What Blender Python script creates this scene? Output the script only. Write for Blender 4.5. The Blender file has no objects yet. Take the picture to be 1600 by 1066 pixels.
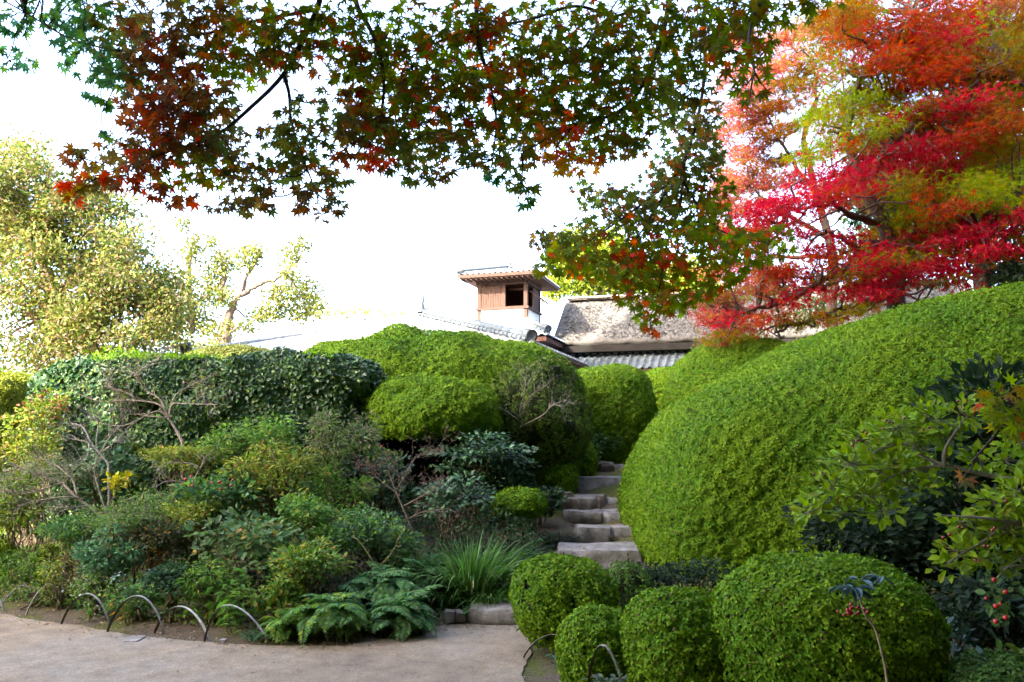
import bpy, math, random
import numpy as np
from mathutils import Vector, Matrix

random.seed(5)
rng = np.random.default_rng(11)
SC = bpy.context.scene
COL = SC.collection
PI = math.pi

# ------------------------------------------------------------------ camera
F_PX, PITCH, EYE = 1244.0, math.radians(6.74), 1.6
cam_d = bpy.data.cameras.new("camera")
cam_d.sensor_width = 36.0
cam_d.lens = 36.0 * F_PX / 1600.0
cam_d.clip_start, cam_d.clip_end = 0.05, 3000.0
cam = bpy.data.objects.new("camera", cam_d)
COL.objects.link(cam)
cam.location = (0, 0, EYE)
cam.rotation_euler = (PI / 2 + PITCH, 0, 0)
SC.camera = cam

# ------------------------------------------------------------------ sky, sun, exposure
SUN_EL = math.radians(31.0)
SUN_AZ = math.radians(225.0)          # compass style: from +Y clockwise; the sun stands behind and left of the camera
world = bpy.data.worlds.new("World")
SC.world = world
world.use_nodes = True
wn = world.node_tree
bg = wn.nodes["Background"]
sky = wn.nodes.new("ShaderNodeTexSky")
sky.sky_type = 'NISHITA'
sky.sun_disc = False
sky.sun_elevation = SUN_EL
sky.sun_rotation = SUN_AZ
sky.altitude = 100.0
sky.air_density = 0.75
sky.dust_density = 4.0
sky.ozone_density = 0.6
wn.links.new(sky.outputs[0], bg.inputs[0])
bg.inputs[1].default_value = 0.15
sun_d = bpy.data.lights.new("sun", 'SUN')
sun_d.energy = 2.0
sun_d.angle = math.radians(0.53)
sun_d.color = (1.0, 0.93, 0.82)
sun = bpy.data.objects.new("sun", sun_d)
COL.objects.link(sun)
SUN_DIR = Vector((math.sin(SUN_AZ) * math.cos(SUN_EL), math.cos(SUN_AZ) * math.cos(SUN_EL), math.sin(SUN_EL)))
sun.rotation_euler = SUN_DIR.to_track_quat('Z', 'Y').to_euler()
sun.location = (-20, -20, 30)
SC.view_settings.view_transform = 'Standard'
SC.view_settings.look = 'None'
SC.view_settings.exposure = 3.9
SC.view_settings.gamma = 1.0
SC.cycles.use_denoising = True
SC.cycles.max_bounces = 6
SC.cycles.diffuse_bounces = 3
SC.cycles.glossy_bounces = 2
SC.cycles.transmission_bounces = 4
SC.cycles.caustics_reflective = False
SC.cycles.caustics_refractive = False

# ------------------------------------------------------------------ helpers
def W(px, py, Y):
    """the point at depth Y (metres ahead) that the photograph shows at px, py"""
    v = -(py - 533.0) / F_PX
    d = np.array([(px - 800.0) / F_PX, math.cos(PITCH) - v * math.sin(PITCH), math.sin(PITCH) + v * math.cos(PITCH)])
    return np.array([0, 0, EYE]) + d * (Y / d[1])

def G0(px, py, z=0.0):
    """the point of the plane at height z that the photograph shows at px, py"""
    v = -(py - 533.0) / F_PX
    d = np.array([(px - 800.0) / F_PX, math.cos(PITCH) - v * math.sin(PITCH), math.sin(PITCH) + v * math.cos(PITCH)])
    return np.array([0, 0, EYE]) + d * ((z - EYE) / d[2])

def in_view(P, margin=0.12):
    """which points the camera could see, with a margin"""
    x, y, z = P[:, 0], P[:, 1], P[:, 2] - EYE
    dep = y * math.cos(PITCH) + z * math.sin(PITCH)
    up = -y * math.sin(PITCH) + z * math.cos(PITCH)
    dep_s = np.maximum(dep, 1e-3)
    a, b = x / dep_s * F_PX / 800.0, up / dep_s * F_PX / 533.0
    return (dep > 0.2) & (np.abs(a) < 1 + margin) & (np.abs(b) < 1 + margin)

def unit(v):
    v = np.asarray(v, float)
    return v / np.maximum(np.linalg.norm(v, axis=-1, keepdims=True), 1e-9)

_ks = {}
def noise(P, freq, seed=0, n=9):
    """smooth noise, about -1 .. 1"""
    key = (seed, n)
    if key not in _ks:
        r = np.random.default_rng(1000 + seed)
        _ks[key] = (unit(r.normal(size=(n, 3))) * r.uniform(.6, 1.5, (n, 1)), r.uniform(0, 6.28, n))
    k, ph = _ks[key]
    return np.sin(np.asarray(P) @ (k.T * freq * 6.283) + ph).sum(-1) / math.sqrt(n) * .75

def noise_grad(P, freq, seed=0, n=9):
    noise(P[:1], freq, seed, n)
    k, ph = _ks[(seed, n)]
    K = k * freq * 6.283
    return np.cos(np.asarray(P) @ K.T + ph) @ K / math.sqrt(n) * .75

class MB:
    """collects shapes and links them as ONE mesh object"""
    def __init__(s):
        s.v, s.c, s.f, s.n = [], [], [], 0
    def add(s, v, f, c=(.5, .5, .5)):
        v = np.asarray(v, float).reshape(-1, 3)
        c = np.asarray(c, float)
        if c.ndim == 1: c = np.broadcast_to(c, v.shape)
        f = np.asarray(f, int)
        s.v.append(v); s.c.append(c); s.f.append(f + s.n); s.n += len(v)
        return s
    def addf(s, v, faces, c=(.5, .5, .5)):
        """faces of mixed length"""
        base = s.n
        first = True
        for k in sorted({len(q) for q in faces}):
            fk = np.array([q for q in faces if len(q) == k], int)
            if first:
                s.add(v, fk, c); first = False
            else:
                s.f.append(fk + base)
        return s
    def inst(s, tv, tf, R, P, C):
        m, n = len(P), len(tv)
        if m == 0: return s
        V = np.einsum('mij,nj->mni', R, tv) + P[:, None, :]
        F = (np.asarray(tf)[None] + (np.arange(m) * n)[:, None, None]).reshape(-1, len(tf[0]))
        return s.add(V.reshape(-1, 3), F, np.repeat(C, n, axis=0))
    def mesh(s, name, origin=(0, 0, 0), smooth=False):
        me = bpy.data.meshes.new(name)
        V = np.concatenate(s.v) - np.asarray(origin, float)
        C = np.concatenate(s.c)
        me.vertices.add(len(V)); me.vertices.foreach_set('co', V.astype(np.float32).ravel())
        loops = np.concatenate([f.ravel() for f in s.f])
        sizes = np.concatenate([np.full(len(f), f.shape[1]) for f in s.f])
        me.loops.add(len(loops)); me.loops.foreach_set('vertex_index', loops.astype(np.int32))
        me.polygons.add(len(sizes))
        me.polygons.foreach_set('loop_start', np.concatenate([[0], np.cumsum(sizes)[:-1]]).astype(np.int32))
        me.update(calc_edges=True)
        at = me.color_attributes.new('Col', 'FLOAT_COLOR', 'POINT')
        rgba = np.ones((len(V), 4), np.float32); rgba[:, :3] = np.clip(C, 0, 1)
        at.data.foreach_set('color', rgba.ravel())
        me.polygons.foreach_set('use_smooth', np.full(len(sizes), bool(smooth)))
        return me
    def build(s, name, mat, parent=None, smooth=False, local=False, kind=None):
        o0 = (0, 0, 0)
        if parent is not None and not local:
            q = parent
            o0 = np.zeros(3)
            while q is not None:
                o0 = o0 + np.array(q.location); q = q.parent
        me = s.mesh(name, o0, smooth)
        me.materials.append(mat)
        return link(name, me, parent, kind)

def link(name, me, parent=None, kind=None):
    o = bpy.data.objects.new(name, me)
    COL.objects.link(o)
    if parent is not None: o.parent = parent
    if kind: o['kind'] = kind
    return o

def thing(name, label, cat, loc=(0, 0, 0), group=None, rz=0.0):
    o = bpy.data.objects.new(name, None)
    COL.objects.link(o)
    o.empty_display_size = .2
    o.location = [float(q) for q in loc]
    o.rotation_euler = (0, 0, rz)
    o['label'] = label; o['category'] = cat
    if group: o['group'] = group
    return o

def tag(o, label, cat, group=None):
    o['label'] = label; o['category'] = cat
    if group: o['group'] = group
    return o

def frames(D, N):
    D = unit(D)
    X = unit(np.cross(D, N))
    Z = np.cross(X, D)
    return np.stack([X, D, Z], axis=-1)

def smooth_line(pts, k=5):
    """Catmull-Rom through the points"""
    P = np.asarray(pts, float)
    if len(P) < 3: 
        t = np.linspace(0, 1, k + 1)[:, None]
        return P[0] * (1 - t) + P[-1] * t
    Q = np.vstack([2 * P[0] - P[1], P, 2 * P[-1] - P[-2]])
    out = []
    for i in range(1, len(Q) - 2):
        t = np.linspace(0, 1, k, endpoint=False)[:, None]
        a, b, c, d = Q[i - 1], Q[i], Q[i + 1], Q[i + 2]
        out.append(.5 * (2 * b + (c - a) * t + (2 * a - 5 * b + 4 * c - d) * t ** 2 + (3 * b - 3 * c + d - a) * t ** 3))
    out.append(P[-1:])
    return np.vstack(out)

def tube(mb, pts, r0, r1, sides=5, col=(.2, .15, .1), rough=0.0):
    P = np.asarray(pts, float)
    n = len(P)
    T = unit(np.gradient(P, axis=0))
    ref = np.array([0.31, 0.17, 0.93]) if abs(T[0, 2]) < .9 else np.array([1., 0, 0.1])
    A = unit(np.cross(T, ref)); B = np.cross(T, A)
    r = np.linspace(r0, r1, n)[:, None] if np.isscalar(r0) else np.asarray(r0)[:, None]
    ang = np.arange(sides) / sides * 2 * PI
    rr = r[:, :, None] * np.ones((n, sides, 1))
    if rough: rr = rr * (1 + rough * rng.normal(size=(n, sides, 1)))
    V = P[:, None] + rr * (A[:, None] * np.cos(ang)[None, :, None] + B[:, None] * np.sin(ang)[None, :, None])
    i = np.arange(n - 1)[:, None] * sides; j = np.arange(sides)[None]; j2 = (j + 1) % sides
    Fq = np.stack([i + j, i + j2, i + sides + j2, i + sides + j], -1).reshape(-1, 4)
    mb.add(V.reshape(-1, 3), Fq, col)

def wiggle(a, b, n=5, amp=.08, sag=0.0):
    a, b = np.asarray(a, float), np.asarray(b, float)
    t = np.linspace(0, 1, n)[:, None]
    L = np.linalg.norm(b - a)
    off = rng.normal(size=(n, 3)) * amp * L * np.sin(t * PI)
    off[:, 2] += (-sag * L * np.sin(t * PI))[:, 0]
    return smooth_line(a * (1 - t) + b * t + off, 3)

def mixcol(pal, n, jit=.12):
    """n colours drawn from a palette of (weight, rgb)"""
    w = np.array([p[0] for p in pal], float); w /= w.sum()
    c = np.array([p[1] for p in pal], float)[rng.choice(len(pal), n, p=w)]
    return np.clip(c * (1 + jit * rng.normal(size=(n, 1))) * (1 + .07 * rng.normal(size=(n, 3))), 0.002, .95)

# leaf shapes: +Y is the leaf's axis, +Z its upper side
LEAF4 = (np.array([[0, 0, 0], [.26, .45, .07], [0, 1, -.06], [-.26, .45, .07]]), [[0, 1, 2], [0, 2, 3]])
LEAF3 = (np.array([[.24, .12, .03], [0, 1, -.04], [-.24, .12, .03]]), [[0, 1, 2]])
LEAFN = (np.array([[0, 0, 0], [.15, .42, .05], [0, 1, -.14], [-.15, .42, .05]]), [[0, 1, 2], [0, 2, 3]])
LEAF6 = (np.array([[0, 0, 0], [.22, .25, .05], [.25, .6, .04], [0, 1, -.14], [-.25, .6, .04], [-.22, .25, .05], [0, .42, -.02]]),
         [[0, 1, 6], [1, 2, 6], [2, 3, 6], [3, 4, 6], [4, 5, 6], [5, 0, 6]])
def star(angles, lens, sinus, wide, droop):
    pts = [(0, 0)]
    for i, (a, l) in enumerate(zip(angles, lens)):
        if i:
            m = .5 * (a + angles[i - 1]); s = sinus * .5 * (l + lens[i - 1])
            pts.append((s * math.sin(m), s * math.cos(m)))
        w = wide
        for dx, rr in ((-w, .55), (0, 1.0), (w, .55)):
            aa = a + dx
            pts.append((l * rr * math.sin(aa), l * rr * math.cos(aa)))
    V = np.array([[x, y + .12, 0] for x, y in pts])
    r2 = (V[:, :2] ** 2).sum(1)
    V[:, 2] = -droop * r2
    Fc = [[0, i + 1, i] for i in range(1, len(pts) - 1)]
    V[0, 2] += .03
    return V, Fc
def rad(*a): return [math.radians(q) for q in a]
MAPLE = star(rad(-128, -84, -42, 0, 42, 84, 128), [.42, .74, .93, 1.0, .93, .74, .42], .36, .145, .22)
MAPLE5 = (np.array([[0, 0, 0], [-.8, .25, -.15], [-.16, .2, 0], [-.62, .8, -.15], [-.1, .42, 0.02], [0, 1.1, -.2], [.1, .42, .02], [.62, .8, -.15], [.16, .2, 0], [.8, .25, -.15]]),
          [[0, 2, 1], [0, 4, 3], [0, 6, 5], [0, 8, 7], [0, 9, 8]])

def scatter(mb, tm, P, D, N, S, C, wide=1.0):
    R = frames(D, N)
    Sx = np.asarray(S, float) * np.ones(len(P))
    R = R * Sx[:, None, None]
    if wide != 1.0: R = R * np.array([wide, 1, 1])[None, None, :]
    mb.inst(tm[0], tm[1], R, P, C)

def rdir(n): return unit(rng.normal(size=(n, 3)))

# ------------------------------------------------------------------ materials
def newmat(name):
    m = bpy.data.materials.new(name); m.use_nodes = True
    nt = m.node_tree
    return m, nt, nt.nodes["Principled BSDF"], nt.nodes["Material Output"]
def nd(nt, typ, **kw):
    n = nt.nodes.new(typ)
    for k, v in kw.items():
        if k in n.inputs: n.inputs[k].default_value = v
        else: setattr(n, k, v)
    return n
def ramp(nt, fac, stops):
    r = nt.nodes.new("ShaderNodeValToRGB")
    e = r.color_ramp.elements
    while len(e) < len(stops): e.new(.5)
    for q, (p, c) in zip(e, stops):
        q.position = p; q.color = (*c, 1)
    nt.links.new(fac, r.inputs[0])
    return r.outputs[0]
def leaf_mat(name, rough=.5, trans=.3, spec=.4):
    m, nt, b, out = newmat(name)
    a = nd(nt, "ShaderNodeVertexColor", layer_name='Col')
    nt.links.new(a.outputs[0], b.inputs['Base Color'])
    b.inputs['Roughness'].default_value = rough
    b.inputs['Specular IOR Level'].default_value = spec
    t = nd(nt, "ShaderNodeBsdfTranslucent")
    hs = nd(nt, "ShaderNodeHueSaturation", Saturation=1.1, Value=1.35)
    nt.links.new(a.outputs[0], hs.inputs['Color']); nt.links.new(hs.outputs[0], t.inputs[0])
    mx = nd(nt, "ShaderNodeMixShader"); mx.inputs[0].default_value = trans
    nt.links.new(b.outputs[0], mx.inputs[1]); nt.links.new(t.outputs[0], mx.inputs[2])
    nt.links.new(mx.outputs[0], out.inputs[0])
    return m
def surf_mat(name, stops, scale=6.0, rough=.9, bump=.3, bscale=40.0, detail=6.0, spec=.25, use_col=False, stretch=(1, 1, 1)):
    m, nt, b, out = newmat(name)
    tc = nd(nt, "ShaderNodeTexCoord"); mp = nd(nt, "ShaderNodeMapping")
    mp.inputs['Scale'].default_value = stretch
    nt.links.new(tc.outputs['Object'], mp.inputs[0])
    n1 = nd(nt, "ShaderNodeTexNoise", Scale=scale, Detail=detail, Roughness=.65)
    nt.links.new(mp.outputs[0], n1.inputs[0])
    c = ramp(nt, n1.outputs[0], stops)
    if use_col:
        a = nd(nt, "ShaderNodeVertexColor", layer_name='Col')
        mu = nd(nt, "ShaderNodeMix", data_type='RGBA', blend_type='MULTIPLY')
        mu.inputs[0].default_value = 1.0
        nt.links.new(a.outputs[0], mu.inputs[6]); nt.links.new(c, mu.inputs[7])
        c = mu.outputs[2]
    nt.links.new(c, b.inputs['Base Color'])
    n2 = nd(nt, "ShaderNodeTexNoise", Scale=bscale, Detail=5.0, Roughness=.7)
    nt.links.new(mp.outputs[0], n2.inputs[0])
    bp = nd(nt, "ShaderNodeBump", Strength=bump, Distance=.02)
    nt.links.new(n2.outputs[0], bp.inputs['Height']); nt.links.new(bp.outputs[0], b.inputs['Normal'])
    b.inputs['Roughness'].default_value = rough
    b.inputs['Specular IOR Level'].default_value = spec
    return m

M_LEAF = leaf_mat('azalea_leaf', .6, .22, .10)
M_GLOSS = leaf_mat('glossy_leaf', .4, .15, .3)
M_SOFT = leaf_mat('soft_leaf', .6, .35, .18)
M_MAPLE = leaf_mat('maple_leaf', .65, .66, .12)
M_BARK = surf_mat('bark', [(.3, (.55, .5, .45)), (.7, (1.1, 1.05, 1.0))], 14, .9, .6, 50, use_col=True, stretch=(1, 1, .35))
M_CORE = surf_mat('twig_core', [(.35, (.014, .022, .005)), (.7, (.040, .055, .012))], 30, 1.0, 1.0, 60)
M_STONE = surf_mat('step_stone', [(.25, (.06, .052, .04)), (.47, (.19, .17, .148)), (.72, (.31, .292, .27))], 7, .85, .8, 26)
M_ROCK = surf_mat('rock', [(.25, (.08, .068, .055)), (.55, (.17, .145, .12)), (.8, (.27, .24, .21))], 5, .9, .8, 18)
M_BAMBOO = surf_mat('bamboo', [(.3, (.6, .6, .6)), (.7, (1.1, 1.1, 1.1))], 30, .42, .1, 60, use_col=True, spec=.5)
M_BERRY = leaf_mat('berry', .25, .05, .6)
M_PETAL = leaf_mat('petal', .6, .3, .3)
M_WOOD = surf_mat('weathered_wood', [(.25, (.032, .017, .012)), (.55, (.07, .038, .026)), (.8, (.11, .065, .046))], 9, .8, .4, 30, stretch=(6, 6, .5))
M_DARKWOOD = surf_mat('dark_wood', [(.3, (.05, .025, .018)), (.7, (.13, .06, .04))], 8, .8, .3, 30)
M_PLASTER = surf_mat('white_plaster', [(.3, (.66, .64, .6)), (.7, (.8, .79, .76))], 3, .95, .1, 60)
M_TILE = surf_mat('roof_tile', [(.25, (.028, .036, .042)), (.5, (.052, .064, .072)), (.8, (.09, .105, .115))], 2.5, .55, .25, 30, spec=.35)
M_EAVE_SHADE = surf_mat('painted_eave_shade', [(.3, (.008, .007, .006)), (.7, (.02, .017, .014))], 3, 1.0, .1, 20)  # near-black colour standing for the shade under the thatch eave

# thatch: straw ends, weathered grey
def thatch_mat():
    m, nt, b, out = newmat('thatch')
    tc = nd(nt, "ShaderNodeTexCoord"); mp = nd(nt, "ShaderNodeMapping")
    mp.inputs['Scale'].default_value = (1, .35, .35)
    nt.links.new(tc.outputs['Object'], mp.inputs[0])
    n1 = nd(nt, "ShaderNodeTexNoise", Scale=28.0, Detail=8.0, Roughness=.75)
    nt.links.new(mp.outputs[0], n1.inputs[0])
    n2 = nd(nt, "ShaderNodeTexNoise", Scale=1.1, Detail=4.0, Roughness=.6)
    nt.links.new(tc.outputs['Object'], n2.inputs[0])
    c1 = ramp(nt, n1.outputs[0], [(.3, (.05, .046, .042)), (.5, (.098, .092, .085)), (.7, (.165, .158, .15))])
    c2 = ramp(nt, n2.outputs[0], [(.3, (.75, .73, .68)), (.7, (1.15, 1.12, 1.08))])
    mu = nd(nt, "ShaderNodeMix", data_type='RGBA', blend_type='MULTIPLY'); mu.inputs[0].default_value = 1
    nt.links.new(c1, mu.inputs[6]); nt.links.new(c2, mu.inputs[7])
    nt.links.new(mu.outputs[2], b.inputs['Base Color'])
    b.inputs['Roughness'].default_value = .95
    bp = nd(nt, "ShaderNodeBump", Strength=.9, Distance=.05)
    nt.links.new(n1.outputs[0], bp.inputs['Height']); nt.links.new(bp.outputs[0], b.inputs['Normal'])
    return m
M_THATCH = thatch_mat()

def path_mat():
    m, nt, b, out = newmat('sand_path')
    tc = nd(nt, "ShaderNodeTexCoord")
    big = nd(nt, "ShaderNodeTexNoise", Scale=.55, Detail=5.0, Roughness=.6)
    fine = nd(nt, "ShaderNodeTexNoise", Scale=75.0, Detail=4.0, Roughness=.8)
    mid = nd(nt, "ShaderNodeTexNoise", Scale=6.0, Detail=6.0, Roughness=.65)
    for q in (big, fine, mid): nt.links.new(tc.outputs['Object'], q.inputs[0])
    c1 = ramp(nt, big.outputs[0], [(.35, (.135, .096, .06)), (.5, (.212, .158, .10)), (.66, (.21, .18, .14))])
    c2 = ramp(nt, fine.outputs[0], [(.3, (.45, .43, .41)), (.5, (1.0, 1.0, 1.0)), (.75, (1.5, 1.48, 1.45))])
    c3 = ramp(nt, mid.outputs[0], [(.3, (.68, .65, .62)), (.65, (1.12, 1.12, 1.12))])
    m1 = nd(nt, "ShaderNodeMix", data_type='RGBA', blend_type='MULTIPLY'); m1.inputs[0].default_value = 1
    m2 = nd(nt, "ShaderNodeMix", data_type='RGBA', blend_type='MULTIPLY'); m2.inputs[0].default_value = 1
    nt.links.new(c1, m1.inputs[6]); nt.links.new(c2, m1.inputs[7])
    nt.links.new(m1.outputs[2], m2.inputs[6]); nt.links.new(c3, m2.inputs[7])
    nt.links.new(m2.outputs[2], b.inputs['Base Color'])
    b.inputs['Roughness'].default_value = .95
    ad = nd(nt, "ShaderNodeMath", operation='MULTIPLY_ADD'); ad.inputs[1].default_value = .35
    nt.links.new(fine.outputs[0], ad.inputs[0]); nt.links.new(mid.outputs[0], ad.inputs[2])
    bp = nd(nt, "ShaderNodeBump", Strength=.55, Distance=.03)
    nt.links.new(ad.outputs[0], bp.inputs['Height']); nt.links.new(bp.outputs[0], b.inputs['Normal'])
    return m
M_PATH = path_mat()

def soil_mat():
    m, nt, b, out = newmat('garden_soil')
    tc = nd(nt, "ShaderNodeTexCoord")
    n1 = nd(nt, "ShaderNodeTexNoise", Scale=1.6, Detail=6.0, Roughness=.65)
    n2 = nd(nt, "ShaderNodeTexNoise", Scale=45.0, Detail=5.0, Roughness=.75)
    for q in (n1, n2): nt.links.new(tc.outputs['Object'], q.inputs[0])
    soil = ramp(nt, n2.outputs[0], [(.3, (.05, .037, .025)), (.7, (.16, .12, .085))])
    moss = ramp(nt, n2.outputs[0], [(.3, (.035, .045, .008)), (.7, (.12, .13, .025))])
    k = ramp(nt, n1.outputs[0], [(.46, (0, 0, 0)), (.6, (1, 1, 1))])
    mx = nd(nt, "ShaderNodeMix", data_type='RGBA')
    nt.links.new(k, mx.inputs[0]); nt.links.new(soil, mx.inputs[6]); nt.links.new(moss, mx.inputs[7])
    nt.links.new(mx.outputs[2], b.inputs['Base Color'])
    b.inputs['Roughness'].default_value = 1.0
    b.inputs['Specular IOR Level'].default_value = .15
    bp = nd(nt, "ShaderNodeBump", Strength=.8, Distance=.03)
    nt.links.new(n2.outputs[0], bp.inputs['Height']); nt.links.new(bp.outputs[0], b.inputs['Normal'])
    return m
M_SOIL = soil_mat()

# ------------------------------------------------------------------ the ground
_bx = [-40, -9, -4.8, -3.3, -2.0, -1.2, -.62, -.45, .3, .9, 1.2, 3, 40]
_by = [9.4, 8.3, 7.65, 6.95, 6.5, 6.45, 6.9, 7.15, 7.3, 7.3, 7.0, 6.6, 6.6]
def gz(x, y):
    x = np.asarray(x, float); y = np.asarray(y, float)
    yb = np.interp(x, _bx, _by)
    t = np.clip((y - yb) / 5.6, 0, 1)
    z = 1.16 * (t * .75 + .25 * t * t * (3 - 2 * t))
    P = np.stack([x, y, 0 * x], -1)
    bumpy = np.clip((y - yb) * 2, 0, 1)
    z = z + bumpy * .03 * noise(P, .7, 3) - .006 * (1 - bumpy)
    lane = np.clip(1 - np.abs(x - .95) / .9, 0, 1)
    # unseen slope added behind and right of the viewer to block low sky
    d = np.maximum(-y - 5.5, (x - 8.5) * np.clip((12.5 - y) / 2.5, 0, 1))
    t2 = np.clip(d / 11, 0, 1)
    return z - .05 * lane * bumpy + 12.5 * t2 * t2 * (3 - 2 * t2)
ax = np.unique(np.concatenate([[-900, -300, -120], np.arange(-60, -12, 3), np.arange(-12, 12.01, .2), np.arange(13, 60, 1.5), [120, 300, 900]]))
ay = np.unique(np.concatenate([[-900, -300, -100], np.arange(-40, -1, 1.5), np.arange(-1, 18.01, .18), np.arange(19, 40, 2), [60, 120, 300, 1500]]))
XX, YY = np.meshgrid(ax, ay)
nx_, ny_ = len(ax), len(ay)
ii = np.arange(ny_ - 1)[:, None] * nx_ + np.arange(nx_ - 1)[None]
mb = MB().add(np.stack([XX, YY, gz(XX, YY)], -1).reshape(-1, 3), np.stack([ii, ii + 1, ii + nx_ + 1, ii + nx_], -1).reshape(-1, 4))
mb.build('ground', M_SOIL, smooth=True, kind='structure')

# the sand path: a flat sheet with an uneven border
pts = [(-14, 8.6), (-9, 8.1), (-6, 7.75), (-4.8, 7.5), (-4.0, 7.1), (-3.3, 6.75), (-2.6, 6.45), (-2.0, 6.3), (-1.3, 6.3), (-.85, 6.62), (-.6, 6.95), (-.48, 7.15),
       (.1, 7.15), (.14, 6.5), (.1, 5.9), (.12, 5.45), (.32, 5.1), (.5, 4.6), (.7, 3.6), (1.0, 2.0), (1.2, -4), (-14, -4)]
ring = []
for a, b in zip(pts, pts[1:] + pts[:1]):
    L = math.dist(a, b); n = max(1, int(L / .06))
    for i in range(n):
        t = i / n; x, y = a[0] + (b[0] - a[0]) * t, a[1] + (b[1] - a[1]) * t
        k = .035 * float(noise(np.array([x, y, 0]), 1.1, 6)) + .014 * float(noise(np.array([x, y, 0]), 5, 7))
        ring.append((x + k, y + k))
me = bpy.data.meshes.new('path')
from mathutils.geometry import tessellate_polygon
tri = tessellate_polygon([[Vector((x, y, 0)) for x, y in ring]])
me.from_pydata([(x, y, .004) for x, y in ring], [], [list(t) for t in tri])
me.materials.append(M_PATH)
pth = link('path', me, kind='structure')
if me.polygons[0].normal.z < 0: me.flip_normals()

# ------------------------------------------------------------------ stone steps
def stone_mesh(x0, x1, y0, y1, z0, z1, seed, jag=.03):
    """an uneven block; the front is y0"""
    n = (9, 6, 5)
    mbb = MB()
    cx, cy, cz = (x0 + x1) / 2, (y0 + y1) / 2, (z0 + z1) / 2
    hx, hy, hz = (x1 - x0) / 2, (y1 - y0) / 2, (z1 - z0) / 2
    for axis in range(3):
        for sgn in (-1, 1):
            a, b = [q for q in range(3) if q != axis]
            u, v = np.meshgrid(np.linspace(-1, 1, n[a]), np.linspace(-1, 1, n[b]), indexing='ij')
            Q = np.zeros(u.shape + (3,)); Q[..., a] = u; Q[..., b] = v; Q[..., axis] = sgn
            P = np.sign(Q) * np.abs(Q)
            e = 11.0
            l = (np.abs(Q) ** e).sum(-1, keepdims=True) ** (1 / e)
            P = Q / l ** .9
            P = P * np.array([hx, hy, hz]) + np.array([cx, cy, cz])
            P = P + np.stack([noise(P, 2.2, seed), noise(P, 2.5, seed + 1), .5 * noise(P, 1.8, seed + 2)], -1) * jag * 1.5 + np.stack([noise(P, 7, seed + 3), noise(P, 7, seed + 4), .5 * noise(P, 6, seed + 5)], -1) * jag * .4
            na, nb = n[a], n[b]
            k = np.arange(na - 1)[:, None] * nb + np.arange(nb - 1)[None]
            f = np.stack([k, k + nb, k + nb + 1, k + 1], -1).reshape(-1, 4)
            if (sgn < 0) ^ (axis == 1): f = f[:, ::-1]
            mbb.add(P.reshape(-1, 3), f)
    return mbb
def stone(pl, pr, ptop, pbot, Y, depth, name, label, cat, seed, mat=None, jag=.02, group=None, extra=0.06):
    a, b = W(pl, ptop, Y), W(pr, ptop, Y)
    z1 = a[2]; z0 = W(pl, pbot, Y)[2] - extra
    m = stone_mesh(a[0], b[0], Y, Y + depth, z0, z1, seed, jag)
    base = np.array([(a[0] + b[0]) / 2, Y + depth / 2, z0])
    me = m.mesh(name, base, True); me.materials.append(mat or M_STONE)
    o = link(name, me); o.location = base
    tag(o, label, cat, group)
    return o
gst = 'stones of the garden stair'
stone(732, 872, 950, 968, 7.0, .55, 'step_stone', 'wide pale stone slab, lowest step beside the round azalea', 'step', 1, group=gst)
stone(872, 1005, 858, 884, 8.5, .5, 'step_stone', 'long bluish step stone just above the round clipped azalea', 'step', 2, group=gst)
stone(898, 958, 825, 848, 9.3, .45, 'step_stone', 'grey squared step stone left of the grass tuft in the joint', 'step', 3, group=gst)
stone(957, 1000, 825, 848, 9.32, .45, 'step_stone', 'small step stone against the big azalea, third step up', 'step', 4, group=gst)
stone(888, 943, 800, 820, 9.9, .45, 'step_stone', 'rounded dark step stone with a lens-shaped front, fourth step up', 'step', 5, group=gst, jag=.03)
stone(942, 1000, 800, 820, 9.93, .45, 'step_stone', 'rounded step stone at the azalea side of the fourth step', 'step', 6, group=gst, jag=.03)
stone(891, 940, 776, 796, 10.5, .5, 'step_stone', 'dark flat-topped step stone in the middle of the fifth step', 'step', 7, group=gst, jag=.03)
stone(937, 951, 776, 793, 10.46, .35, 'step_stone', 'narrow slanting wedge stone in the fifth step', 'step', 8, M_ROCK, .03, gst)
stone(948, 1000, 778, 796, 10.55, .5, 'step_stone', 'pale sandy step stone touching the big azalea, fifth step', 'step', 9, group=gst)
stone(878, 894, 770, 784, 10.45, .3, 'step_stone', 'small block at the open end of the fifth step', 'step', 10, M_ROCK, .03, gst)
stone(897, 1000, 746, 770, 11.3, .5, 'step_stone', 'long straight step stone near the top of the stair', 'step', 11, group=gst)
stone(945, 1000, 727, 742, 12.2, .5, 'step_stone', 'uppermost step stone half hidden by the big azalea', 'step', 12, group=gst)
stone(938, 958, 724, 740, 12.0, .3, 'rock', 'small angular rock at the top of the stair', 'rock', 13, M_ROCK, .05)
stone(877, 903, 779, 803, 10.2, .35, 'rock', 'squat brown rock flanking the fourth and fifth steps', 'rock', 14, M_ROCK, .05)
stone(884, 898, 752, 768, 11.0, .3, 'rock', 'small dark round rock beside the long upper step', 'rock', 15, M_ROCK, .05)
stone(690, 708, 958, 969, 6.95, .14, 'rock', 'small flat edging rock between ferns and lowest slab', 'rock', 16, M_ROCK, .02, extra=.03)
stone(710, 724, 956, 967, 7.0, .14, 'rock', 'small pointed edging rock touching the lowest slab', 'rock', 17, M_ROCK, .02, extra=.03)

# ------------------------------------------------------------------ the temple house
BA = math.radians(-17.0)
b_org = np.array([0.53, 20.6, 1.16])
house = thing('temple_house', 'old timber house with thatched hall, tiled hip roof and small lookout tower', 'house', b_org, rz=BA)
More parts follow.
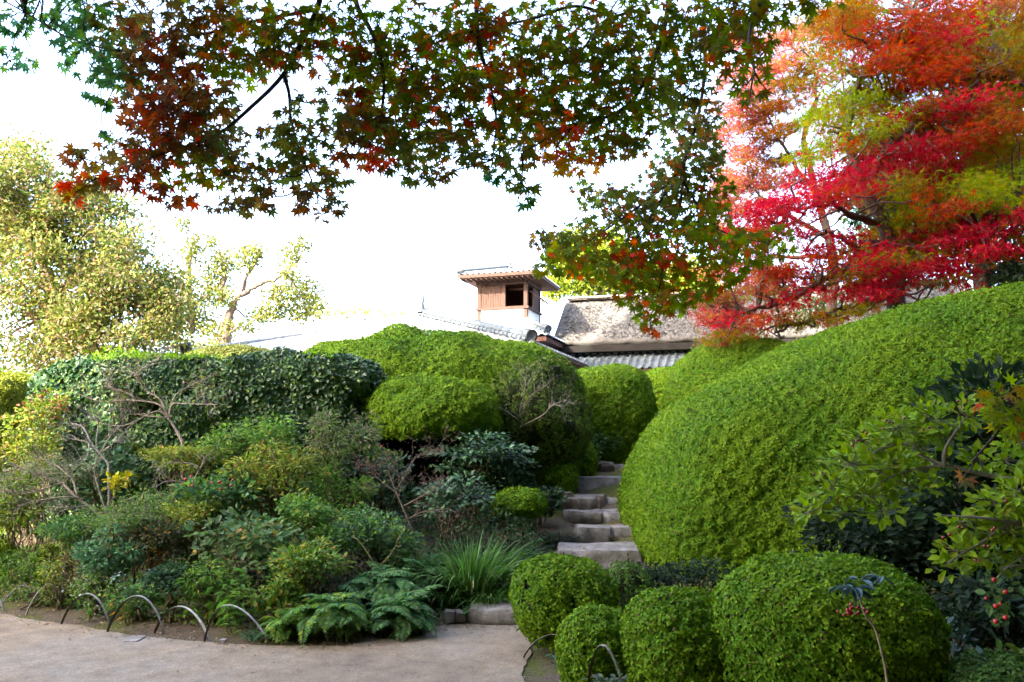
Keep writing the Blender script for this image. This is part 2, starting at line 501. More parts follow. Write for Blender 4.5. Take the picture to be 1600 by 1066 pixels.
# local axes: +X along the front (to the right and nearer), +Y away from the camera, Z up from the terrace
def box_v(x0, x1, y0, y1, z0, z1):
    v = [(x0, y0, z0), (x1, y0, z0), (x1, y1, z0), (x0, y1, z0), (x0, y0, z1), (x1, y0, z1), (x1, y1, z1), (x0, y1, z1)]
    f = [(0, 3, 2, 1), (4, 5, 6, 7), (0, 1, 5, 4), (1, 2, 6, 5), (2, 3, 7, 6), (3, 0, 4, 7)]
    return v, f
def box(mbb, *a):
    v, f = box_v(*a); mbb.add(v, f)
    return mbb
def part(name, mat, shape, parent=house, smooth=False, kind=None):
    return shape.build(name, mat, parent, smooth=smooth, local=True, kind=kind)
# pantile: an S-shaped piece, width .256 along X, length .30 down the slope (-Y), with a turned-down front edge
TW, TL = .256, .27
def pantile():
    k = 8
    t = np.linspace(0, 1, k)
    zz = .034 * np.cos(t * 2 * PI) + .012 * np.cos(t * 4 * PI)
    v = []
    for y, dz in ((.30, -.012), (0, .012), (0, -.016)):
        v += [(x * TW, y, z + dz) for x, z in zip(t, zz)]
    f = []
    for r in (0, 1):
        for i in range(k - 1): f.append((r * k + i, (r + 1) * k + i, (r + 1) * k + i + 1, r * k + i + 1))
    return MB().add(v, f)
tile_me = pantile().mesh('tile', smooth=True); tile_me.materials.append(M_TILE)
tile_me2 = tile_me.copy(); 
M_TILE2 = surf_mat('roof_tile_worn', [(.25, (.038, .046, .051)), (.5, (.07, .083, .09)), (.8, (.115, .13, .14))], 3.5, .55, .25, 30, spec=.35)
tile_me2.materials[0] = M_TILE2
def tile_rows(parent, x0, cols, y0, z0, slope, rows, skip=lambda i, j: False):
    a = math.atan(slope)
    for j in range(rows):
        for i in range(cols):
            if skip(i, j): continue
            o = link('tile', tile_me if random.random() < .6 else tile_me2, parent)
            s = j * TL
            o.location = (x0 + i * TW + random.uniform(-.006, .006), y0 + s * math.cos(a), z0 + s * math.sin(a) + random.uniform(-.004, .006))
            o.rotation_euler = (a + random.uniform(-.02, .02), random.uniform(-.02, .02), random.uniform(-.012, .012))

# hall: walls, tile skirt roof, thatch
part('wall', M_PLASTER, box(MB(), -1.2, 12, 8.3, 13.5, 0, 3.9))
sk = part('skirt_roof', M_DARKWOOD, box(MB(), -.9, 9.6, 6.95, 8.5, 2.62, 2.66))
sk.rotation_euler = (0, 0, 0)
# boards following the slope under the tiles
sk.data.vertices.foreach_set('co', np.array([(x, y, z + (y - 6.95) * .46) for x, y, z in box_v(-.9, 9.6, 6.95, 8.5, 2.60, 2.65)[0]], np.float32).ravel())
tile_rows(sk, -.9, 40, 6.85, 2.69, .46, 6)
def rollcap(x, y0, y1, z0, z1, r=.075):
    m = MB(); tube(m, smooth_line([(x, y0, z0), (x, (y0 + y1) / 2, (z0 + z1) / 2), (x, y1, z1)], 3), r, r, 8)
    # closing disc
    ang = np.arange(10) / 10 * 2 * PI
    m.addf([(x + 1.15 * r * math.cos(a), y0 - .01, z0 + 1.15 * r * math.sin(a)) for a in ang], [list(range(10))])
    return m
part('ridge_roll', M_TILE2, rollcap(3.55, 6.82, 8.35, 2.75, 3.44), sk, True)
part('ridge_roll', M_TILE2, rollcap(7.4, 6.82, 8.35, 2.75, 3.44), sk, True)
part('eave_shade_strip', M_EAVE_SHADE, box(MB(), -1.38, 12.4, 7.70, 8.25, 3.36, 3.585))  # dark strip painted in as the shadow gap below the thatch
part('beam', M_DARKWOOD, box(MB(), -1, 9.5, 7.25, 7.4, 2.4, 2.58), house)
for i in range(6):
    part('post', M_WOOD, box(MB(), -.6 + i * 1.95, -.47 + i * 1.95, 7.3, 7.43, 0, 2.42), house)
for i in range(5):
    part('shoji_panel', M_PLASTER, box(MB(), -.4 + i * 1.95, 1.3 + i * 1.95, 8.22, 8.27, .4, 2.2), house)

def thatch():
    m = MB()
    prof = [(8.0, 3.56), (7.82, 3.58), (7.68, 3.68), (7.72, 3.80), (8.2, 4.20), (9.0, 4.86), (9.6, 5.36), (10.05, 5.6), (10.5, 5.62), (11.2, 5.2), (12.8, 4.0), (13.9, 3.4), (13.8, 3.2), (8.6, 3.32)]
    xs = np.linspace(-1.4, 12.5, 110)
    n = len(prof)
    V = []
    for x in xs:
        P = np.array([(x, y, z) for y, z in prof])
        w = noise(P, 1.3, 21) * .03 + noise(P, 5, 22) * .02
        P[:, 2] += w
        P[:4, 1] += noise(P[:4], 4.0, 23) * .02
        V.append(P)
    V = np.concatenate(V)
    k = np.arange(len(xs) - 1)[:, None] * n + np.arange(n)[None]
    k2 = np.arange(len(xs) - 1)[:, None] * n + (np.arange(n)[None] + 1) % n
    m.add(V, np.stack([k, k + n, k2 + n, k2], -1).reshape(-1, 4))
    m.f.append(np.array([list(range(n))[::-1]])); m.f.append(np.array([[(len(xs) - 1) * n + q for q in range(n)]]))
    return m
th = part('thatch', M_THATCH, thatch(), house, True)
# frayed straw on the thatch face: short loose stalks
m = MB()
n = 9000
x = rng.uniform(-1.3, 12, n); t = rng.uniform(0, 1, n)
yy = 7.74 + t * 2.25; zz = np.interp(yy, [7.72, 8.2, 9.0, 9.6, 10.05], [3.80, 4.20, 4.86, 5.36, 5.6]) + .01
D = unit(np.stack([rng.normal(size=n) * .45, -.6 + 0 * x, -.25 + rng.normal(size=n) * .15], -1)); N = unit(np.array([0, -.7, .7]) + .5 * rng.normal(size=(n, 3)))
scatter(m, LEAFN, np.stack([x, yy, zz], -1), D, N, rng.uniform(.07, .22, n), mixcol([(1, (.15, .138, .118)), (1, (.09, .082, .07)), (.5, (.2, .185, .16))], n), .35)
part('loose_straw', M_SOFT, m, th, kind='stuff')
# bark cap and bamboo along the ridge
m = MB()
for i in range(16):
    x0 = -1.3 + i * .82
    box(m, x0, x0 + .78, 9.75 + .03 * (i % 2), 10.75, 5.60, 5.66 + .02 * (i % 3))
part('ridge_cover', M_ROCK, m)
for y, z, s in ((9.72, 5.68, 0), (10.25, 5.78, 0), (10.8, 5.68, 0)):
    m = MB(); tube(m, smooth_line([(-1.5, y, z), (5, y + .02, z - .03), (12, y, z)], 6), .035, .03, 6, (.42, .36, .28))
    part('ridge_pole', M_BAMBOO, m, smooth=True)
for x0 in (1.05, 1.6, 2.6, 4.4):
    m = MB(); tube(m, smooth_line([(x0, 9.9, 5.62), (x0 - .1, 9.6, 5.5), (x0 - .28, 9.4, 5.25)], 4), .03, .015, 5, (.4, .36, .3)); part('loose_pole', M_BAMBOO, m)
m = MB(); tube(m, [(.2, 8.85, 4.82), (.42, 8.6, 4.58)], .02, .016, 5, (.6, .57, .5)); part('loose_pole', M_BAMBOO, m)

# annex: hip roof with its corner towards the camera
AL, AH, AE = 11.0, 1.72, 2.84     # eave length, rise, eave height over the terrace
part('wall', M_PLASTER, box(MB(), -AL + 1, -1.0, 1.0, 9.5, 0, 2.9))
def hip_roof(m, x0, x1, y0, y1, z0, rise, wav=.03, pitch=TW, thick=.10):
    """two visible faces as corrugated sheets: the front (y0 side) and the right (x1 side)"""
    half = (x1 - x0) / 2
    def sheet(P0, eu, ev, L, inset0, inset1, H):
        nu, nv = int(L / pitch * 6) + 1, 26
        u = np.linspace(0, L, nu); t = np.linspace(0, 1, nv)
        U, T = np.meshgrid(u, t, indexing='ij')
        lo, hi = T * inset0, L - T * inset1
        Uc = np.clip(U, lo, hi)
        run = half * T
        z = H * T + wav * np.cos(Uc / pitch * 2 * PI) + .012 * ((T * nv * .9) % 1.0)
        P = P0 + Uc[..., None] * eu + run[..., None] * ev
        P[..., 2] += z
        k = np.arange(nu - 1)[:, None] * nv + np.arange(nv - 1)[None]
        m.add(P.reshape(-1, 3), np.stack([k, k + nv, k + nv + 1, k + 1], -1).reshape(-1, 4))
    sheet(np.array([x0, y0, z0]), np.array([1., 0, 0]), np.array([0, 1., 0]), x1 - x0, half, half, rise)
    sheet(np.array([x1, y0, z0]), np.array([0, 1., 0]), np.array([-1., 0, 0]), y1 - y0, half, 0.0, rise)
    sheet(np.array([x0, y1, z0]), np.array([0, -1., 0]), np.array([1., 0, 0]), y1 - y0, 0.0, half, rise)
m = MB(); hip_roof(m, -AL, 0, 0, 12, AE, AH)
M_TILE3 = surf_mat('sunlit_tile', [(.25, (.24, .25, .26)), (.5, (.34, .35, .36)), (.8, (.44, .45, .46))], 3.5, .5, .2, 30, spec=.4)  # sun glare put into the colour: paler than the other tiles to wash out
roof = part('roof', M_TILE3, m, smooth=True)
# soffit and eave boards
m = MB(); box(m, -AL + .12, -.12, .12, 11.8, AE - .16, AE - .08)
part('soffit', M_DARKWOOD, m, roof)
for i in range(28):
    x = -.3 - i * .39
    m = MB(); box(m, x, x + .07, .14, 1.0, AE - .24, AE - .16); part('rafter', M_WOOD, m, roof)
for i in range(18):
    y = .35 + i * .36
    m = MB(); box(m, -1.0, -.14, y, y + .07, AE - .24, AE - .16); part('rafter', M_WOOD, m, roof)
m = MB(); box(m, -.16, -.02, .05, 9.5, AE - .11, AE - .03); part('eave_board', M_WOOD, m, roof)
m = MB(); box(m, -AL, -.17, .05, .16, AE - .11, AE - .03); part('eave_board', M_WOOD, m, roof)
# round eave tiles along the front and right edges
def disc(cx, cy, cz, r, axis):
    m = MB()
    a = np.arange(10) / 10 * 2 * PI
    dx, dy = (1, 0) if axis == 'y' else (0, 1)
    off = (0, -.02, 0) if axis == 'y' else (.02, 0, 0)
    v = [(cx + dx * r * math.cos(q), cy + dy * r * math.cos(q), cz + r * math.sin(q)) for q in a]
    v2 = [(p[0] - 8 * off[0], p[1] - 8 * off[1], p[2] + .02) for p in v]
    m.addf(v + v2, [list(range(10))] + [[i, (i + 1) % 10, 10 + (i + 1) % 10, 10 + i] for i in range(10)])
    return m
ed = disc(0, 0, 0, .06, 'y').mesh('eave_tile'); ed.materials.append(M_TILE2)
for i in range(int(AL / TW)):
    o = link('eave_tile', ed, roof); o.location = (-(i + .0) * TW - .02, -.02, AE + .01)
ed2 = disc(0, 0, 0, .06, 'x').mesh('eave_tile'); ed2.materials.append(M_TILE2)
for i in range(30):
    o = link('eave_tile', ed2, roof); o.location = (.02, .12 + i * TW, AE + .01)
# the two descending hips: stacked cap tiles with a row of little teeth, a round end tile at each foot
def hip_line(foot, top, parent, n, r=.10, endr=.17, mat=None, lift=.17):
    foot, top = np.array(foot, float), np.array(top, float)
    d = top - foot; L = np.linalg.norm(d); d = d / L
    side = unit(np.cross(d, [0, 0, 1])); up = np.cross(side, d)
    cap = MB()
    tube(cap, [np.zeros(3), d * L / n * 1.04], r * 1.06, r * .94, 8)
    for q in (-1, 1):
        tube(cap, [side * q * r * 1.25 - up * .10, side * q * r * 1.25 - up * .10 + d * L / n * .8], r * .55, r * .5, 6)
    cm = cap.mesh('ridge_tile', smooth=True); cm.materials.append(mat or M_TILE2)
    for i in range(n):
        o = link('ridge_tile', cm, parent)
        o.location = foot + d * L * i / n + np.array([0, 0, lift])
    m = MB()
    c = foot + np.array([0, 0, .17])
    a = np.arange(14) / 14 * 2 * PI
    rim = [c - d * .06 + endr * (math.cos(q) * side + math.sin(q) * up) for q in a]
    back = [p + d * .3 for p in rim]
    dish = [c - d * .03 + endr * .72 * (math.cos(q) * side + math.sin(q) * up) for q in a]
    f = [[i, (i + 1) % 14, 14 + (i + 1) % 14, 14 + i] for i in range(14)] + [[i, 28 + i, 28 + (i + 1) % 14, (i + 1) % 14] for i in range(14)] + [[28 + i for i in range(13, -1, -1)]]
    m.addf(rim + back + dish, f)
    part('end_tile', M_TILE, m, parent, True)
    return
hip_line((-.05, .05, AE + .02), (-AL / 2, AL / 2, AE + AH), roof, 30)
hip_line((-AL + .05, .05, AE + .02), (-AL / 2, AL / 2, AE + AH), roof, 30, r=.055, mat=M_TILE3, lift=.06)
m = MB(); tube(m, [(-AL / 2, AL / 2 - .1, AE + AH + .17), (-AL / 2, 12, AE + AH + .17)], .14, .14, 8); part('ridge_roll', M_TILE2, m, roof, True)
# finial where the hips meet
m = MB()
for dx, dz, r in ((0, .22, .16), (0, .42, .11), (.05, .58, .07), (.0, .70, .04)):
    tube(m, [(-AL / 2 + dx, AL / 2 - .1, AE + AH + dz - .1), (-AL / 2 + dx, AL / 2 - .1, AE + AH + dz + .12)], r, r * .7, 8)
part('finial', M_TILE, m, roof, True)

# lookout tower over the annex
tx0, tx1, ty0, ty1 = -3.72, -1.90, 6.2, 8.0
tz0, tz1 = 4.80, 5.80
m = MB(); hip_roof(m, tx0 - 1.0, tx1 + 1.0, ty0 - 1.0, ty1 + 1.6, 3.72, .72)
tsk = part('skirt_roof', M_TILE3, m, smooth=True)
part('soffit', M_DARKWOOD, box(MB(), tx0 - .9, tx1 + .9, ty0 - .9, ty1 + 1.4, 3.52, 3.66), tsk)
part('apron', M_PLASTER, box(MB(), tx0 - .3, tx1 + .3, ty0 - .28, ty1 + .3, 3.3, 4.35), tsk)
hip_line((tx1 + .98, ty0 - .98, 3.74), (tx1 - .35, ty0 + .4, 4.44), tsk, 7, .07, .13)
hip_line((tx0 - .98, ty0 - .98, 3.74), (tx0 + .35, ty0 + .4, 4.44), tsk, 7, .07, .13)
part('tower_base', M_PLASTER, box(MB(), tx0 + .02, tx1 - .02, ty0 + .02, ty1 - .02, 4.0, tz0))
post = .13
for x in (tx0, tx1 - post):
    for y in (ty0, ty1 - post):
        part('post', M_WOOD, box(MB(), x, x + post, y, y + post, 4.0, tz1))
xm = tx0 + .93
part('post', M_WOOD, box(MB(), xm, xm + .09, ty0 + .01, ty0 + .1, tz0 + .06, tz1 - .1))
# left bay: upright boards; right bay: open, dark inside
nb = 9
bw = (xm - tx0 - post) / nb
for i in range(nb):
    x = tx0 + post + i * bw
    dy = random.uniform(-.006, .006)
    part('plank', M_WOOD, box(MB(), x + .004, x + bw - .004, ty0 + .03 + dy, ty0 + .06 + dy, tz0 + .08, tz1 - .16))
part('sill', M_WOOD, box(MB(), tx0 - .05, tx1 + .05, ty0 - .05, ty0 + .12, tz0 - .02, tz0 + .07))
part('lintel', M_WOOD, box(MB(), tx0 - .04, tx1 + .04, ty0 - .03, ty0 + .11, tz1 - .14, tz1))
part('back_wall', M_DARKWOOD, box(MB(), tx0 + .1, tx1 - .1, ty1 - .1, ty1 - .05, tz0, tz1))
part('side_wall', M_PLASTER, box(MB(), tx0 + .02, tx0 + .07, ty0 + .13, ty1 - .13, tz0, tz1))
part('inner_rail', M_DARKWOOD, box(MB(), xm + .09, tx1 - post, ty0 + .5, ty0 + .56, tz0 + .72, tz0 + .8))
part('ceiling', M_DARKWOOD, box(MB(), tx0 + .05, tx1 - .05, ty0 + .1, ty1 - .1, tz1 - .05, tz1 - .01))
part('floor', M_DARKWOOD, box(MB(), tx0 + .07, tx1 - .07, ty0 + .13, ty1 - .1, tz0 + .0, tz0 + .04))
# right side: sill, lintel, half-open slanting shutter
part('sill', M_WOOD, box(MB(), tx1 - .1, tx1 + .06, ty0 + .14, ty1, tz0 - .02, tz0 + .05))
part('lintel', M_WOOD, box(MB(), tx1 - .1, tx1 + .04, ty0 + .13, ty1, tz1 - .13, tz1))
part('side_wall', M_WOOD, box(MB(), tx1 - .07, tx1 - .03, ty0 + .9, ty1 - .13, tz0 + .05, tz1 - .13))
m = MB(); tube(m, [(tx1 + .03, ty0 + .2, tz1 - .38), (tx1 + .62, ty0 + .5, tz1 - .82)], .035, .035, 4); part('brace', M_WOOD, m)
m = MB(); hip_roof(m, tx0 - .52, tx1 + .52, ty0 - .67, ty1 + .9, tz1 + .16, .40, wav=.025, pitch=.2)
trf = part('tower_roof', M_TILE3, m, smooth=True)
part('soffit', M_DARKWOOD, box(MB(), tx0 - .46, tx1 + .46, ty0 - .61, ty1 + .8, tz1 + .02, tz1 + .08), trf)
part('eave_board', M_WOOD, box(MB(), tx0 - .5, tx1 + .5, ty0 - .66, ty0 - .62, tz1 + .03, tz1 + .14), trf)
part('eave_board', M_WOOD, box(MB(), tx1 + .465, tx1 + .51, ty0 - .615, ty1 + .85, tz1 + .03, tz1 + .14), trf)
for i in range(15):
    x = tx0 - .42 + i * .185
    part('rafter', M_WOOD, box(MB(), x, x + .05, ty0 - .60, ty0 - .04, tz1 - .03, tz1 + .02), trf)
hip_line((tx1 + .5, ty0 - .65, tz1 + .12), (tx1 - .91, ty0 + .9, tz1 + .52), trf, 9, .05, .08)
hip_line((tx0 - .5, ty0 - .65, tz1 + .12), (tx0 + .91, ty0 + .9, tz1 + .52), trf, 9, .05, .08)
m = MB(); tube(m, [((tx0 + tx1) / 2, ty0 + .9, tz1 + .62), ((tx0 + tx1) / 2, ty1, tz1 + .62)], .08, .08, 8)
tube(m, [((tx0 + tx1) / 2, ty0 + .9, tz1 + .60), ((tx0 + tx1) / 2, ty0 + .9, tz1 + .82)], .10, .05, 8)
part('finial', M_TILE, m, trf, True)

# ------------------------------------------------------------------ clipped shrubs
def grid_normals(Gd, wrap):
    if wrap:
        du = (np.roll(Gd, -1, 1) - np.roll(Gd, 1, 1))
    else:
        du = np.gradient(Gd, axis=1)
    dv = np.gradient(Gd, axis=0)
    N = unit(np.cross(du, dv))
    c = Gd.reshape(-1, 3).mean(0)
    c[2] -= .3 * (Gd[..., 2].max() - Gd[..., 2].min())
    if (N * (Gd - c)).sum(-1).mean() < 0: N = -N
    return N

def mound_grid(cx, cy, z0, rx, ry, h, rot=0, ze=.42, low=.72, p=.85, q=1.0, na=60, nt=150, lump=.05, lfreq=.9, seed=0):
    a0 = math.acos(min(.999, low))
    a = np.concatenate([np.linspace(-a0, 0, na // 4, endpoint=False), np.linspace(0, PI / 2, na - na // 4)])
    t = np.linspace(0, 2 * PI, nt, endpoint=False)
    r = np.where(a < 0, np.cos(a), np.maximum(np.cos(a), 1e-6) ** p)
    s = np.sin(a)
    z = np.where(a < 0, ze * h * (1 + s / math.sin(a0 + 1e-6)), ze * h + (1 - ze) * h * np.maximum(s, 0) ** p)
    ct, st = np.cos(t), np.sin(t)
    X = rx * np.sign(ct) * np.abs(ct) ** q; Y = ry * np.sign(st) * np.abs(st) ** q
    P = np.stack([r[:, None] * X, r[:, None] * Y, z[:, None] * np.ones(nt)], -1)
    c, sn = math.cos(rot), math.sin(rot)
    P = np.stack([P[..., 0] * c - P[..., 1] * sn + cx, P[..., 0] * sn + P[..., 1] * c + cy, P[..., 2] + z0], -1)
    N = grid_normals(P, True)
    P = P + N * (lump * noise(P, lfreq, 40 + seed) + .35 * lump * noise(P, lfreq * 2.7, 41 + seed))[..., None]
    return P

def leaf_skin(mb, Gd, wrap, dens, L, pal, fine=.018, ff=7.0, hole=-9.0, depth=.03, tm=LEAF4, stand=.35, tip=None, seed=0, cull=True, wide=1.0, light=None):
    """leaves all over a surface given as a grid of points"""
    N = grid_normals(Gd, wrap)
    A, Bn = Gd, N
    if wrap:
        A = np.concatenate([Gd, Gd[:, :1]], 1); Bn = np.concatenate([N, N[:, :1]], 1)
    p00, p10, p01, p11 = A[:-1, :-1], A[1:, :-1], A[:-1, 1:], A[1:, 1:]
    area = .5 * np.linalg.norm(np.cross(p11 - p00, p01 - p10), axis=-1)
    cen = (p00 + p11) / 2; nc = unit(Bn[:-1, :-1] + Bn[1:, 1:])
    w = area.copy()
    if cull:
        view = unit(np.array([0, 0, EYE]) - cen)
        fac = (nc * view).sum(-1)
        w = w * np.where(fac > -.2, 1.0, .06)
        w = w * np.where(in_view(cen.reshape(-1, 3), .2).reshape(w.shape), 1.0, .12)
    tot = w.sum(); n = int(tot * dens * .92)
    idx = rng.choice(w.size, n, p=(w / tot).ravel())
    i, j = np.unravel_index(idx, w.shape)
    u, v = rng.uniform(size=(2, n, 1))
    def bil(Q): return Q[i, j] * (1 - u) * (1 - v) + Q[i + 1, j] * u * (1 - v) + Q[i, j + 1] * (1 - u) * v + Q[i + 1, j + 1] * u * v
    P, Nn = bil(A), unit(bil(Bn))
    nz = noise(P, ff, 60 + seed, 14)
    gr = fine * noise_grad(P, ff, 60 + seed, 14)
    gr = gr - (gr * Nn).sum(1, keepdims=True) * Nn
    Nb = unit(Nn - np.clip(gr, -1.2, 1.2))
    P = P + Nn * (fine * nz - depth * rng.uniform(0, 1, n) ** 1.6)[:, None]
    keep = (nz + .6 * noise(P, ff * .35, 61 + seed)) > hole
    P, Nn, nz = P[keep], Nb[keep], nz[keep]; n = len(P)
    T = unit(np.cross(Nn, rdir(n)))
    up = np.array([0, 0, .2])
    D = unit(T * 1.0 + Nn * rng.uniform(.0, stand + .3, (n, 1)) + up)
    C = mixcol(pal, n)
    stray = rng.uniform(size=n) < .012          # shoots that escaped the shears
    P[stray] += Nn[stray] * rng.uniform(.012, .045, (stray.sum(), 1)); D[stray] = unit(Nn[stray] + .5 * rdir(stray.sum()) + np.array([0, 0, .5]))
    if light is not None:          # fresher growth in patches
        k = np.clip(.5 + .5 * noise(P, .8, 70 + seed) + .4 * nz, 0, 1)[:, None] * rng.uniform(0, 1, (n, 1))
        C = C * (1 - k) + np.array(light) * k
    scatter(mb, tm, P, D, Nn + .30 * rng.normal(size=(n, 3)), L * rng.uniform(.65, 1.25, n), C, wide)
    return mb

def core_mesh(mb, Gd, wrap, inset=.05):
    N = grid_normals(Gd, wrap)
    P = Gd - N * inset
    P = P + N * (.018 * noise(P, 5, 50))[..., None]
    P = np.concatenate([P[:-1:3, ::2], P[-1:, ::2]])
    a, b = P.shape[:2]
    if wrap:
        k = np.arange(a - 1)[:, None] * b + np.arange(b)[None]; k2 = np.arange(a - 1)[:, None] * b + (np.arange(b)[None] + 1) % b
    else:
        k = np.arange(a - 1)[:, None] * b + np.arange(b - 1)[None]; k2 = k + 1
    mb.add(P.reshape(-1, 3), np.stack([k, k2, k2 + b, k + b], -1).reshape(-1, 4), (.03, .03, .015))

AZ = [(3, (.058, .140, .005)), (3, (.080, .175, .006)), (1, (.115, .20, .007)), (.25, (.10, .085, .03))]
AZD = [(3, (.05, .115, .014)), (2, (.075, .15, .018)), (.5, (.09, .11, .03))]
AZL = (.18, .27, .007)
def shrub(name, label, cat, grids, dens, L, pal, mat=None, light=AZL, group=None, hole=-9.0, fine=.014, ff=9.0, tm=LEAF4, inset=.05, depth=.03, seed=0, base=None, wide=1.35, stand=.3, cull=True):
    """a clipped shrub: twiggy inside and a skin of leaves"""
    g0 = grids[0][0]
    b = base if base is not None else (g0[..., 0].mean(), g0[..., 1].mean(), g0[..., 2].min())
    t = thing(name, label, cat, b, group)
    fo, co = MB(), MB()
    for Gd, wrap in grids:
        leaf_skin(fo, Gd, wrap, dens, L, pal, hole=hole, fine=fine, ff=ff, light=light, tm=tm, depth=depth, seed=seed, wide=wide, stand=stand, cull=cull)
        core_mesh(co, Gd, wrap, inset)
    fo.build('foliage', mat or M_LEAF, t, kind='stuff')
    co.build('inner_twigs', M_CORE, t, smooth=True)
    return t
def ball(pl, pr, ptop, Y, zb, ry=None, **kw):
    """grid of a rounded shrub that spans pl..pr and reaches up to ptop in the photograph, its widest line at depth Y"""
    a, b = W(pl, ptop, Y), W(pr, ptop, Y)
    rx = (b[0] - a[0]) / 2
    ry = ry or rx * .95
    top = W((pl + pr) / 2, ptop, Y + .05)[2]
    return mound_grid((a[0] + b[0]) / 2, Y, zb, rx, ry, top - zb, **kw)

# --- the big mound on the right: lofted along X
def big_mound():
    nx, na = 150, 90
    s = np.linspace(0, 1, nx)
    X = 1.34 + 7.5 * (s ** 1.7)
    top = np.interp(X, [1.2, 1.5, 1.85, 2.3, 3.0, 3.96, 5.08, 6.0, 7.2, 8.9], [1.55, 1.72, 1.93, 2.14, 2.44, 2.88, 3.24, 3.42, 3.5, 3.2])
    end = np.clip((X - 1.34) / 1.0, 0, 1)
    rnd = np.maximum(1 - (1 - end) ** 3.4, 0) ** (1 / 3.4)
    yc = np.interp(X, [1.2, 2, 4, 9], [9.35, 9.5, 9.9, 10.4])
    d = np.interp(X, [1.2, 2, 3, 4, 6, 9], [1.35, 1.62, 1.95, 2.3, 2.8, 2.9]) * rnd
    z0 = .05 + .0 * X
    h = (top - z0) * np.maximum(rnd, .02)
    a = np.linspace(-.12, PI * .93, na)
    G = np.zeros((nx, na, 3))
    ca, sa = np.cos(a), np.sin(a)
    p = .72
    yy = -np.sign(ca) * np.abs(ca) ** p
    zz = np.sign(sa) * np.abs(sa) ** .82
    yy = np.where(zz < .28, yy * (1 - .10 * ((.28 - np.clip(zz, -.1, .28)) / .28) ** 2), yy)
    G[..., 0] = X[:, None]
    G[..., 1] = yc[:, None] + d[:, None] * yy[None]
    G[..., 2] = z0[:, None] + h[:, None] * np.maximum(zz, -.02)[None]
    N = grid_normals(G, False)
    G = G + N * (.05 * noise(G, .45, 81) + .02 * noise(G, 1.4, 82))[..., None]
    return G
BIG = big_mound()
shrub('azalea_bush', 'huge smooth clipped azalea mound rising beside the stone stair', 'bush', [(BIG, False)], 12500, .031, AZ, ff=8.0, fine=.017, seed=1, wide=1.3, tm=LEAF3, base=(4.5, 9.6, .05))

gz_ = lambda x, y: float(gz(np.array(x), np.array(y)))
gaz = 'clipped azalea mounds'
def az(label, g, dens, L, pal=AZ, seed=0, name='azalea_bush', **kw):
    return shrub(name, label, 'bush', [(q, True) for q in g], dens, L, pal, group=gaz, seed=seed, **kw)
# foreground balls
az('round clipped azalea at the foot of the stair, over the lowest slab', [ball(798, 962, 864, 6.25, 0.03, ze=.5, low=.55, seed=2, lump=.025)], 15000, .025, seed=2, hole=-1.0)
az('thin grey-green azalea tucked behind the round one at the stair foot', [ball(935, 1028, 868, 6.7, 0.05, ze=.5, low=.6, seed=3)], 8500, .026, AZD, seed=3, hole=-.35, light=(.10, .16, .03))
az('small clipped azalea ball behind the bamboo hoop', [ball(873, 995, 949, 5.2, -.0, ze=.5, low=.75, seed=4, lump=.02)], 16000, .023, seed=4)
az('mid-sized clipped azalea between the hoop and the wide front mound', [ball(970, 1158, 918, 4.95, -.0, ze=.5, low=.8, seed=5, lump=.025)], 16000, .023, seed=5)
az('low azalea crest peeping over between the two front mounds', [ball(1142, 1245, 882, 5.9, 0, ze=.5, low=.8, seed=6)], 14000, .025, seed=6)
az('wide clipped azalea mound in front with the coralberry growing before it', [ball(1112, 1452, 868, 4.75, -.02, ry=.6, ze=.5, low=.85, seed=7, lump=.03)], 16500, .023, seed=7)
az('bluish low shrub at the very bottom corner under the red berries', [ball(1470, 1720, 1046, 4.3, -.02, ry=.35, ze=.4, low=.9, seed=8)], 13000, .025, AZD, seed=8, light=(.07, .12, .04))
# beyond the stair
az('clipped azalea behind the top of the stair', [ball(868, 1024, 574, 13.4, 1.1, ry=1.1, ze=.5, low=.85, p=.8, seed=9)], 10000, .033, seed=9, tm=LEAF3)
az('flat-topped azalea in the gap under the tiled eave', [ball(985, 1110, 576, 16.0, 1.1, ry=1.0, ze=.55, low=.9, p=.7, seed=10)], 7000, .038, seed=10, tm=LEAF3)
az('sloping azalea crest between tiled eave and the huge mound', [ball(1030, 1290, 529, 12.6, 1.0, ry=1.2, ze=.4, low=.9, p=.9, seed=11)], 9000, .033, seed=11, tm=LEAF3)
# the cloud-pruned azalea left of the stair
az('cloud-pruned azalea crown spreading between hedge and stair', [
    ball(425, 915, 524, 12.0, 1.7, ry=1.6, ze=.28, low=.85, p=.86, seed=12, lump=.07),
    ball(562, 785, 594, 10.5, 1.55, ry=.95, ze=.35, low=.8, p=.8, seed=13, lump=.08),
    ball(545, 900, 640, 12.3, .85, ry=.8, ze=.5, low=.9, seed=33)], 8200, .036, seed=12, hole=-1.5, tm=LEAF3)
az('half-bare azalea with pale dead twigs, next to the cloud-pruned one', [
    ball(715, 920, 552, 11.3, 1.15, ry=.95, ze=.45, low=.8, p=.95, seed=14, lump=.09)], 6500, .032, [(2, (.05, .10, .014)), (1, (.08, .14, .02)), (1.2, (.09, .07, .03))], seed=14, hole=-.12, light=(.12, .18, .02), inset=.12)
az('dull olive azalea hump behind the dark hedge', [ball(262, 470, 543, 13.0, 1.2, ry=1.2, ze=.4, low=.9, seed=15)], 7000, .04, [(2, (.10, .11, .025)), (1, (.13, .15, .03))], seed=15, light=(.13, .14, .03), tm=LEAF3)
az('sunlit yellow-green clipped hedge at the picture edge', [ball(-160, 66, 588, 11.4, 1.0, ry=.8, ze=.7, low=.9, p=.45, q=.7, seed=16)], 9000, .036, [(2, (.15, .19, .02)), (1, (.22, .24, .03))], seed=16, light=(.24, .26, .03), tm=LEAF3)
